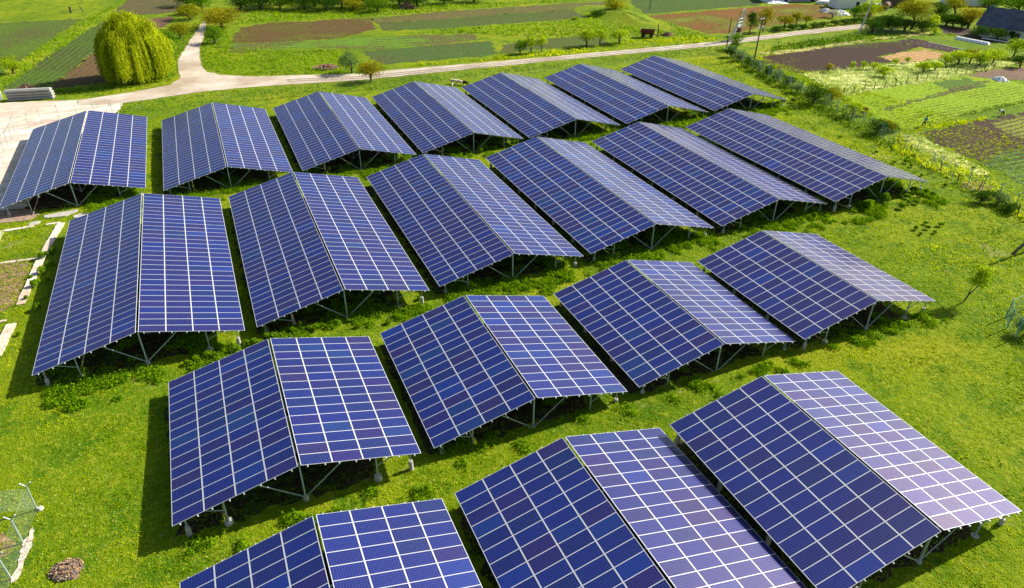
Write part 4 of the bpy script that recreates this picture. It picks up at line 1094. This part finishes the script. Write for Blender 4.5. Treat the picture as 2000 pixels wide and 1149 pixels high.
for u, v, t, lab in [(139, 25, 14, 'thick dark stump post on the far left meadow, left of a pair'), (163, 24, 12, 'thin leaning post on the far left meadow, right of a pair')]:
    p = G(u, v); hh = height_to(p, t); b = MB(); r = .35 if u < 150 else .16
    b.tube((0, 0, -.2), (0 if u < 150 else -.5, 0, hh), r, r*.85, 8); b.tube((0 if u < 150 else -.5, 0, hh), (0 if u < 150 else -.5, 0, hh+.08), r*1.15, r*1.1, 8)
    tag(b.build('wooden_post', WOOD, None, p), lab, 'post')

# ------------------------------------------------------------------ red trailer
def trailer():
    p = G(1264, 73); root = empty('trailer', p, -YAW-.25); tag(root, 'dark red tipping farm trailer with flared open box on the grass', 'trailer')
    L, W_, w2, h0, h1_ = 3.3, 1.5, 1.9, .95, 1.75
    b = MB()
    lo = [(-L/2+.15, -W_/2, h0), (L/2-.15, -W_/2, h0), (L/2-.15, W_/2, h0), (-L/2+.15, W_/2, h0)]
    hi = [(-L/2-.15, -w2/2-.1, h1_), (L/2+.15, -w2/2-.1, h1_), (L/2+.15, w2/2+.1, h1_), (-L/2-.15, w2/2+.1, h1_)]
    t = .05
    li = [(x*(1-t), y*(1-t), z+.06) for x, y, z in lo]; hi2 = [(x*(1-t*.8), y*(1-t*.8), z) for x, y, z in hi]
    vs = lo+hi+li+hi2
    fs = [(3, 2, 1, 0), (0, 1, 5, 4), (1, 2, 6, 5), (2, 3, 7, 6), (3, 0, 4, 7), (8, 9, 10, 11), (9, 8, 12, 13), (10, 9, 13, 14), (11, 10, 14, 15), (8, 11, 15, 12),
          (4, 5, 13, 12), (5, 6, 14, 13), (6, 7, 15, 14), (7, 4, 12, 15)]
    b.add(vs, fs)
    for x in (-1.1, 0, 1.1):
        for s in (-1, 1): b.tube((x, s*(W_/2+.03), h0), (x, s*(w2/2+.13), h1_), .04, n=4)
    b.build('box', RUST, root)
    b = MB()
    for s in (-.45, .45): b.box((0, s, .82), (L-.2, .1, .14))
    b.box((-.9, 0, .6), (.1, 1.3, .1)); b.box((.9, 0, .6), (.1, 1.3, .1)); b.build('chassis', RUST2, root)
    b = MB(); b.tube((L/2-.2, .3, .8), (L/2+1.3, 0, .45), .05, n=6); b.tube((L/2-.2, -.3, .8), (L/2+1.3, 0, .45), .05, n=6); b.build('drawbar', RUST2, root)
    for x in (-.95, .95):
        for s in (-1, 1):
            b = MB(); b.tube((x, s*.58, .42), (x, s*.80, .42), .42, .42, 16); o = b.build('wheel', RUBBER, root)
            b = MB(); b.tube((x, s*.79, .42), (x, s*.815, .42), .22, .2, 12); b.build('rim', RUST, o)
    b = MB()
    r = random.Random(2)
    for i in range(22): b.box((r.uniform(-1.3, .4), r.uniform(-.5, .5), h0+.1), (r.uniform(.2, .5), r.uniform(.15, .4), .1), 0, Matrix.Rotation(r.uniform(0, 3), 3, 'Z'))
    o = b.build('rubble_load', RUB, None, p); o.rotation_euler = root.rotation_euler; tag(o, 'pale rubble lying inside the red trailer box', 'rubble')
trailer()
def simple_pole(name, label, u, v, top, r, mat, cat='pole', lean=(0, 0), extra=None):
    p = G(u, v); hh = height_to(p, top); root = empty(name, p); tag(root, label, cat)
    b = MB(); tp = Vector((lean[0], lean[1], hh)); b.tube((0, 0, -.3), tp, r, r*.7, 10); b.build('shaft', mat, root)
    if extra: extra(root, tp, hh)
    return root
simple_pole('wooden_post', 'dark wooden post standing right of the red trailer', 1284, 72, 48, .16, WOOD, 'post')
simple_pole('utility_pole', 'thin dark pole in the crop field at the top edge', 1269, 19, -8, .14, WOOD)
def ins(root, tp, hh):
    b = MB(); b.box(tp-Vector((0, 0, .5)), (1.5, .1, .1), 0, Matrix.Rotation(.3, 3, 'Z')); b.build('cross_arm', WOOD, root)
    for k in (-.65, -.25, .25, .65):
        b = MB(); q = tp+Vector((k*.95, k*.28, -.42)); b.tube(q, q+Vector((0, 0, .28)), .11, .07, 8); b.build('insulator', PORC, root)
    for k in (-.4, .4):
        b = MB(); q = tp+Vector((k*1.6, k*.5, -2.2)); b.tube(q, q+Vector((0, 0, .45)), .16, .12, 8); b.tube(tp+Vector((0, 0, -2.6)), q, .04, n=5); b.build('lamp', PORC, root)
simple_pole('utility_pole', 'dark wooden pole with white insulators beside the transformer', 1473, 117, 34, .17, WOOD, 'pole', (.5, .2), ins)
def box1(root, tp, hh):
    b = MB(); b.box((.1, -.2, hh*.52), (.35, .3, .45)); b.build('meter_box', PORC, root)
simple_pole('utility_pole', 'bare dark pole with white box left of the transformer frame', 1417, 103, 37, .14, WOOD, 'pole', (.3, .1), box1)
def arm2(root, tp, hh):
    b = MB(); b.box(tp-Vector((0, 0, .3)), (1.3, .1, .1)); b.build('cross_arm', GALV, root)
_p = G(1677, 66); simple_pole('utility_pole', 'tall pale concrete pole leaning right at the road end', 1677, 66, 1, .2, POLEC, 'pole', tuple(CAMRIGHT.to_2d()*11*px_m(_p)), arm2)
# transformer on two A frames
def transformer():
    pl, pr = G(1428, 82), G(1444, 76); mid = (pl+pr)/2; hh = height_to(mid, 21)
    root = empty('transformer_frame', mid); tag(root, 'pale concrete A frame poles carrying a transformer box, ladder rungs between', 'transformer')
    sh = CAMRIGHT*.9
    legs = [(pl-mid, Vector((-1.05, .35, hh))), (pr-mid, Vector((1.05, -.35, hh)))]
    ax = (pr-pl).normalized()
    tl, trr = -ax*1.0+Vector((0, 0, hh))+sh, ax*1.0+Vector((0, 0, hh))+sh
    for a, t in ((pl-mid, tl), (pr-mid, trr)):
        b = MB(); b.tube(a-Vector((0, 0, .3)), t, .18, .13, 8); b.build('leg', POLEC, root)
        b = MB(); nn = Vector((-ax.y, ax.x, 0)); b.tube(a*.35+nn*1.3-Vector((0, 0, .3)), t*.9+Vector((0, 0, -.2)), .13, .1, 8); b.build('leg', POLEC, root)
    for k in (.38, .5, .62, .74):
        b = MB(); b.tube((pl-mid).lerp(tl, k), (pr-mid).lerp(trr, k), .06, n=5); b.build('rung', GALV, root)
    b = MB(); b.tube(tl-ax*.4, trr+ax*.4, .09, n=5); b.tube(tl-ax*.4-Vector((0, 0, 1.2)), trr+ax*.4-Vector((0, 0, 1.2)), .07, n=5); b.tube(tl-ax*.4-Vector((0, 0, 1.2)), tl-ax*.4, .07, n=5); b.tube(trr+ax*.4-Vector((0, 0, 1.2)), trr+ax*.4, .07, n=5); b.build('head_frame', RUST2, root)
    c = (pl-mid).lerp(tl, .36).lerp((pr-mid).lerp(trr, .36), .55)
    b = MB(); b.box(c, (1.3, .9, 1.1), 0, Matrix.Rotation(math.atan2(ax.y, ax.x), 3, 'Z'))
    for k in range(5): b.box(c+ax*(-.5+.25*k)+Vector((0, 0, 0)), (.05, 1.1, .8), 0, Matrix.Rotation(math.atan2(ax.y, ax.x), 3, 'Z'))
    o = b.build('transformer_box', RUST2, root)
    for k in (-.4, 0, .4):
        b = MB(); q = c+ax*k+Vector((0, 0, .55)); b.tube(q, q+Vector((0, 0, .7)), .13, .08, 8); b.build('insulator', PORC, o)
    for k in (-.7, 0, .7):
        b = MB(); q = (tl+trr)/2+ax*k+Vector((0, 0, .06)); b.tube(q, q+Vector((0, 0, .4)), .1, .07, 8); b.build('insulator', PORC, root)
transformer()
# leaning wooden strut at the right edge
def strut_pole():
    p = G(1972, 498); a = G(2068, 470)
    root = empty('wooden_strut_pole', p); tag(root, 'leaning wooden pole strut entering from the right edge', 'pole')
    b = MB(); top = (a-p)+Vector((0, 0, 5.2)); b.tube((0, 0, -.3), top, .16, .13, 10); b.build('strut', WOOD, root)
    b = MB(); q = a-p; b.tube(q-Vector((0, 0, .4)), q+Vector((0, 0, 8.5)), .18, .13, 10); b.build('shaft', WOOD, root)
strut_pole()

# ------------------------------------------------------------------ barn and far buildings
ROOFM = mat_simple('old grey roof sheets', (.085, .095, .125), .75, 0, .45, .8, .3, .3)
def barn():
    a = G(1906, 70); c = G(1974, 80); d = (c-a); ang = math.atan2(d.y, d.x); L = 46; D = 9
    root = empty('barn', a, ang); tag(root, 'long low barn with grey roof and white wall at upper right', 'barn')
    he, hr = 3.0, 6.2
    b = MB(); b.add([(0, 0, -.2), (L, 0, -.2), (L, D, -.2), (0, D, -.2), (0, 0, he), (L, 0, he), (L, D, he), (0, D, he), (0, D/2, hr), (L, D/2, hr)],
                    [(0, 1, 5, 4), (2, 3, 7, 6), (3, 0, 4, 8, 7), (1, 2, 6, 9, 5)]); b.build('wall', WHITEW, root)
    rf = []
    b = MB(); t = .14; o = .7; k = (hr-he)/(D/2); n = int(L/.4)
    for s in (0, 1):
        pts = []
        y0, y1 = (-o, D/2) if s == 0 else (D+o, D/2)
        z0, z1 = he-o*k+.05, hr+.05
        for i in range(n+1):
            x = -o+(L+2*o)*i/n; dz = .05*math.sin(i*math.pi*.5*2)
            dz = .05 if i % 2 else 0
            pts += [(x, y0, z0+dz), (x, y1, z1+dz), (x, y0, z0+dz-t), (x, y1, z1+dz-t)]
        fs = []
        for i in range(n): q = 4*i; fs += [(q, q+4, q+5, q+1), (q+2, q+3, q+7, q+6), (q, q+2, q+6, q+4)]
        b.add(pts, fs)
    rf = b.build('roof', ROOFM, root)
    b = MB(); b.box((12.5, D/2-1.2, hr+.2), (1.0, .8, 2.0)); b.build('chimney', BRICK, rf)
    b = MB(); b.box((14.5, -.05, 1.2), (3.0, .1, 2.4)); b.build('door', DARK, root)
    for x in (3, 7.5, 20, 25):
        b = MB(); b.box((x, -.03, 1.6), (1.1, .08, 1.1)); b.build('window', DARK, root)
barn()
def shed(label, u, v, w, dpt, h, rz, wall, roof, name='shed'):
    p = G(u, v); root = empty(name, p, rz); tag(root, label, 'shed')
    b = MB(); b.box((0, dpt/2, h/2-.1), (w, dpt, h+.2)); b.build('wall', wall, root)
    b = MB(); R = Matrix.Rotation(-.12, 3, 'X'); b.box((0, dpt/2, h+.25), (w+.6, dpt+.8, .12), 0, R); b.build('roof', roof, root)
    b = MB(); b.box((w*.2, -.03, .9), (1.0, .08, 1.8)); b.build('door', DARK, root)
shed('low white shed with flat white roof at the top edge, behind orange field', 1522, 4, 10, 5, 2.2, -.35, WHITEW, WHITE)
shed('grey walled shed right of the white roofed shed at the top edge', 1575, 4, 9, 6, 2.6, -.35, CONC2, CONC2)
shed('white boarded shed behind the leaning pole trees, top right', 1662, 17, 9, 5, 2.6, -.3, WHITEW, WHITE)
shed('pale house fragment behind the trees at the top edge near barn', 1902, 12, 14, 7, 3.2, -.5, WHITEW, WHITE)
shed('dark shed between trees at the top edge right of the rusty tank', 1760, 14, 7, 5, 3.0, -.3, WOOD, ROOFM)
def boards():
    r = random.Random(4)
    for i, (u, v) in enumerate([(1612, 8), (1630, 10), (1648, 12), (1690, 13), (1706, 14)]):
        p = G(u, v); b = MB()
        for k in range(6): b.box((r.uniform(-.4, .4), r.uniform(-.3, .3), .1+.16*k), (5.0, 1.3, .12), 0, Matrix.Rotation(r.uniform(-.15, .15), 3, 'Z'))
        o = b.build('board_stack', WHITE, None, p); o.rotation_euler = (0, 0, -.3)
        tag(o, f'{ORD[i]} white board stack from the left in the far scrap yard, top edge', 'board stack', 'board stacks of the scrap yard')
boards()
def tank():
    p = G(1729, 19); root = empty('rusty_tank', p, .5); tag(root, 'rusty barrel tank lying behind the trees near the top edge', 'tank')
    b = MB(); b.tube((-1.5, 0, 1.1), (1.5, 0, 1.1), .95, .95, 20); b.tube((-1.7, 0, 1.1), (-1.5, 0, 1.1), .7, .95, 20); b.tube((1.5, 0, 1.1), (1.7, 0, 1.1), .95, .7, 20); b.build('barrel', RUST2, root)
    for x in (-.9, .9):
        b = MB(); b.box((x, 0, .15), (.25, 1.5, .5)); b.build('cradle', CONC2, root)
tank()
def crumpled(label, u, v, wpx, hpx, hgt, seed, name='plastic_sheet'):
    p = G(u, v); w = wpx*px_m(p); dp = hpx; r = np.random.default_rng(seed); n = 16
    X, Y = np.meshgrid(np.linspace(-.5, .5, n), np.linspace(-.5, .5, n)); e = (1-(2*np.abs(X))**3)*(1-(2*np.abs(Y))**3)
    Z = e*(hgt*(.5+.6*r.random((n, n))))+.03
    X = X*w*(1+.1*r.normal(size=(n, n))*(e > .1)); Y = Y*dp+.1*r.normal(size=(n, n))
    Vv = np.stack([X.ravel(), Y.ravel(), Z.ravel()], 1); i = (np.arange(n-1)[:, None]*n+np.arange(n-1)[None, :]).ravel()
    o = link(name, np_mesh(name, Vv, np.stack([i, i+1, i+n+1, i+n], 1), WHITE), None, p); o.rotation_euler = (0, 0, -YAW); tag(o, label, 'plastic sheet')
crumpled('crumpled white plastic sheet on the bare yard at the right edge', 1953, 157, 22, 2.6, .7, 3)
crumpled('white plastic heap on the orange field behind the blossoming tree', 1640, 28, 30, 4.5, 1.1, 4)
crumpled('small white plastic heap at the left of the blossoming tree', 1612, 23, 16, 3.0, 1.0, 5)
crumpled('big white sheeting on the ground at the far top edge', 1512, 3, 40, 9, .8, 6)
def tunnel(label, a, c, r):
    A, B = G(*a), G(*c); d = B-A; L = d.length; n = 28; m = 9; rr = random.Random(3); vs = []
    for i in range(n+1):
        for j in range(m):
            t = math.pi*j/(m-1); k = 1+.06*math.sin(i*2.2)+rr.uniform(-.04, .04)
            vs.append((L*i/n, math.cos(t)*r*k, math.sin(t)*r*.85*k-.03))
    fs = [(i*m+j, i*m+j+1, (i+1)*m+j+1, (i+1)*m+j) for i in range(n) for j in range(m-1)]+[tuple(range(m))[::-1], tuple(range(n*m, n*m+m))]
    b = MB(); b.add(vs, fs, 0, True); o = b.build('row_cover', WHITE, None, A); o.rotation_euler = (0, 0, math.atan2(d.y, d.x)); tag(o, label, 'row cover')
tunnel('thick white plastic row cover tunnel below the barn', (1868, 76), (1930, 88), .75)
tunnel('thin white plastic row cover nearer the barn wall', (1918, 75), (1972, 84), .3)
# garden pegs
pk = [(660, 455), (712, 452), (777, 467), (838, 485), (905, 495), (970, 512), (1040, 522), (1100, 538), (1170, 548), (1235, 565)]
PEG = MB(); PEG.box((0, 0, .2), (.07, .07, .5)); PEG.box((0, 0, .40), (.26, .08, .26)); PEGM = PEG.mesh('garden_peg', WHITE)
for i, (a, c) in enumerate(pk):
    o = link('garden_peg', PEGM, None, G(a/5.556+1640, c/5.556+.8)); o.rotation_euler = (0, 0, -YAW); tag(o, f'{ORD[i]} white marker from the left in the front row on the dark bed', 'marker', 'white garden markers')
PEG2 = MB(); PEG2.box((0, 0, .07), (.30, .2, .16)); PEG2M = PEG2.mesh('garden_marker', WHITE)
for i in range(15):
    o = link('garden_marker', PEG2M, None, G((960+370*i/14)/5.556+1640, (463+74*i/14)/5.556+.4)); tag(o, f'{ORD[i]} small white marker from the left in the rear row on the dark bed', 'marker', 'small white garden markers')

# ------------------------------------------------------------------ people and sheep
def skin_obj(name, joints, edges, mat, parent, sub=2, root=0):
    me = bpy.data.meshes.new(name); bm = bmesh.new(); ly = bm.verts.layers.skin.verify(); vv = []
    for i, (co, r) in enumerate(joints):
        v = bm.verts.new(co); rr = r if isinstance(r, tuple) else (r, r); v[ly].radius = rr; v[ly].use_root = (i == root); vv.append(v)
    for a, c in edges: bm.edges.new((vv[a], vv[c]))
    bm.to_mesh(me); bm.free(); me.materials.append(mat)
    o = link(name, me, parent); o.modifiers.new('skin', 'SKIN').use_smooth_shade = True
    s = o.modifiers.new('sub', 'SUBSURF'); s.levels = sub; s.render_levels = sub
    return o
SKINM = mat_simple('skin', (.42, .24, .16), .6, 0, .08, 8); TEALC = mat_simple('teal shirt', (.04, .26, .34), .9, 0, .15, 6, .1)
BLKC = mat_simple('dark trousers', (.015, .017, .025), .9, 0, .2, 6, .1); WHTC = mat_simple('white shirt', (.75, .72, .70), .9, 0, .06, 6, .1); HAIRM = mat_simple('dark hair', (.015, .012, .01), .8, 0, .2, 8)
BROWNC = mat_simple('brown headscarf', (.16, .07, .05), .9, 0, .15, 6, .1)
def person(label, u, v, top, rz, bend, shirt, trous, headcol, rel=1.0):
    """bend: angle of the trunk from upright"""
    p = G(u, v); root = empty('person', p, rz); tag(root, label, 'person')
    s = 1.0; hip = .92; sb, cb = math.sin(bend), math.cos(bend)
    def T(d, side=0, up=0): return (side, d*sb+up*cb, hip+d*cb-up*sb)      # point d along the spine (leaning towards +y)
    st = .20
    pel = (0, 0, hip); che = T(.36); nec = T(.53); hea = T(.66, 0, .03); crown = T(.78, 0, .05)
    shl, shr = T(.48, -.19), T(.48, .19)
    reach = .25 if bend > .8 else .12
    def arm(sd):
        s0 = T(.48, sd*.19); el = (s0[0]+sd*.05, s0[1]+reach*.4, s0[2]-.29); ha = (el[0]-sd*.05, el[1]+reach*.8, el[2]-.24)
        fi = (ha[0]-sd*.01, ha[1]+.05, ha[2]-.08); th = (ha[0]-sd*.05, ha[1]+.05, ha[2]-.02)
        return s0, el, ha, fi, th
    J = [(pel, (.15, .11)), (T(.18), (.13, .10)), (che, (.17, .11)), (nec, .06), (hea, (.085, .10)), (crown, (.05, .06))]
    E = [(0, 1), (1, 2), (2, 3), (3, 4), (4, 5)]
    for sd in (-1, 1):
        a = arm(sd); b0 = len(J); J += [(a[0], .075), (a[1], .048), (a[2], .032), (a[3], .018), (a[4], .012)]
        E += [(2, b0), (b0, b0+1), (b0+1, b0+2), (b0+2, b0+3), (b0+2, b0+4)]
        for f in (-.018, .0, .018):
            J.append(((a[2][0]+f, a[2][1]+.065, a[2][2]-.07-abs(f)), .009)); E.append((b0+2, len(J)-1))
        l0 = len(J); fy = st if sd > 0 else -st
        J += [((sd*.09, 0, hip-.05), .095), ((sd*.10, fy*.55+.04, .48), .065), ((sd*.10, fy*.9-.02, .09), .042), ((sd*.11, fy*.9+.14, .035), .035)]
        E += [(0, l0), (l0, l0+1), (l0+1, l0+2), (l0+2, l0+3)]
    skin_obj('body', J, E, SKINM, root)
    JS = [(T(.02), (.175, .135)), (T(.18), (.155, .125)), (T(.38), (.195, .135)), (T(.50), (.10, .09))]; ES = [(0, 1), (1, 2), (2, 3)]
    for sd in (-1, 1):
        a = arm(sd); b0 = len(JS); JS += [(a[0], .095), (a[1], .066)]; ES += [(2, b0), (b0, b0+1)]
    skin_obj('shirt', JS, ES, shirt, root)
    JT = [((0, 0, hip+.02), (.17, .13)), ((0, 0, hip-.06), (.16, .13))]; ET = [(0, 1)]
    for sd in (-1, 1):
        fy = st if sd > 0 else -st; l0 = len(JT)
        JT += [((sd*.09, 0, hip-.10), .115), ((sd*.10, fy*.55+.04, .48), .085), ((sd*.10, fy*.9-.02, .12), .065)]; ET += [(1, l0), (l0, l0+1), (l0+1, l0+2)]
    skin_obj('trousers', JT, ET, trous, root)
    b = bmesh.new(); bmesh.ops.create_uvsphere(b, u_segments=14, v_segments=10, radius=.115, matrix=Matrix.Translation(Vector(T(.70, 0, -.005))))
    me = bpy.data.meshes.new('hair'); b.to_mesh(me); b.free(); me.materials.append(headcol); link('hair', me, root)
    fb = MB(); c = Vector(T(.66, 0, .03)); f = Vector((0, cb, -sb)); upv = Vector((0, sb, cb))
    for sd in (-1, 1):
        fb.box(c+f*.098+Vector((sd*.035, 0, 0))+upv*.02, (.022, .012, .012)); 
    fb.build('eyes', HAIRM, root)
    fb = MB(); fb.tube(c+f*.09+upv*.015, c+f*.125-upv*.02, .012, .018, 6); fb.box(c+f*.095-upv*.055, (.045, .012, .012)); fb.build('face', SKINM, root)
    for sd in (-1, 1):
        b2 = MB(); b2.tube((sd*.11, (st if sd > 0 else -st)*.9-.07, .045), (sd*.11, (st if sd > 0 else -st)*.9+.19, .04), .055, .045, 8); b2.build('shoe', HAIRM, root)
person('worker standing bent slightly forward in teal top and dark trousers on the crop edge', 1803, 248, 231, -YAW-1.3, .32, TEALC, BLKC, HAIRM)
person('worker bent double in white shirt and black trousers over the brown field', 1957, 227, 216, -YAW+1.35, 1.45, WHTC, BLKC, BROWNC)

WOOLW = mat_simple('cream wool', (.66, .55, .40), .95, 0, .2, 14, .1, .5); WOOLD = mat_simple('dark wool', (.03, .02, .015), .95, 0, .3, 14, .1, .5)
def sheep(label, u, v, rz, s, wool, graze=True, name='sheep'):
    p = G(u, v); root = empty(name, p, rz); root.scale = (s, s, s); tag(root, label, 'sheep', 'sheep grazing by the road fence')
    hz = .30 if graze else .95
    J = [((-.42, 0, .68), (.24, .23)), ((-.15, 0, .66), (.27, .27)), ((.18, 0, .66), (.27, .28)), ((.42, 0, .70), (.20, .22)), ((.62, 0, (.70+hz)/2+.1), .13), ((.78, 0, hz+.12), .10), ((.90, 0, hz), .06), ((-.62, 0, .62), .06), ((-.68, 0, .45), .045)]
    E = [(0, 1), (1, 2), (2, 3), (3, 4), (4, 5), (5, 6), (0, 7), (7, 8)]
    for sd in (-1, 1):
        l0 = len(J); J += [((-.42, sd*.14, .56), .12), ((-.36, sd*.14, .38), .065), ((-.47, sd*.14, .22), .04), ((-.45, sd*.14, .02), .04)]
        E += [(0, l0), (l0, l0+1), (l0+1, l0+2), (l0+2, l0+3)]
        l0 = len(J); J += [((.34, sd*.13, .52), .10), ((.36, sd*.13, .28), .045), ((.34, sd*.13, .02), .04)]; E += [(3, l0), (l0, l0+1), (l0+1, l0+2)]
        l0 = len(J); J += [((.72, sd*.13, hz+.18), .035), ((.70, sd*.19, hz+.15), .02)]; E += [(5, l0), (l0, l0+1)]
    skin_obj('body', J, E, wool, root, 2, 1)
sheep('cream sheep left of the pair grazing behind the back row tables', 886, 164, -.55, 1.0, WOOLW)
sheep('cream sheep right of the pair, head down to the grass', 897, 166, -.65, 1.05, WOOLW)
sheep('small cream lamb in front of the grazing pair', 883.5, 169.3, -1.9, .62, WOOLW)
sheep('dark brown sheep beside the corner of a back row table', 909, 167.5, -.9, .95, WOOLD)
# ------------------------------------------------------------------ light
SUN_EL, SUN_AZ = math.radians(34), math.radians(86)          # azimuth clockwise from +Y
world = bpy.data.worlds.new('World'); scene.world = world; world.use_nodes = True
wn = world.node_tree.nodes; bg = wn['Background']
sky = wn.new('ShaderNodeTexSky'); sky.sky_type = 'NISHITA'; sky.sun_disc = False
sky.sun_elevation = SUN_EL; sky.sun_rotation = SUN_AZ; sky.air_density = 1.0; sky.dust_density = 1.2; sky.ozone_density = 1.0
world.node_tree.links.new(sky.outputs['Color'], bg.inputs['Color']); bg.inputs['Strength'].default_value = .075
sd = bpy.data.lights.new('sun', 'SUN'); sd.energy = 4.8; sd.angle = math.radians(.5); sd.color = (1, .94, .82)
so = bpy.data.objects.new('sun', sd); COL.objects.link(so)
sv = Vector((math.sin(SUN_AZ)*math.cos(SUN_EL), math.cos(SUN_AZ)*math.cos(SUN_EL), math.sin(SUN_EL)))
so.rotation_euler = sv.to_track_quat('Z', 'Y').to_euler(); so.location = (0, 0, 60)
vs = scene.view_settings; vs.view_transform = 'Standard'; vs.look = 'None'; vs.exposure = 0.88; vs.gamma = 1
scene.cycles.max_bounces = 6; scene.cycles.transparent_max_bounces = 8
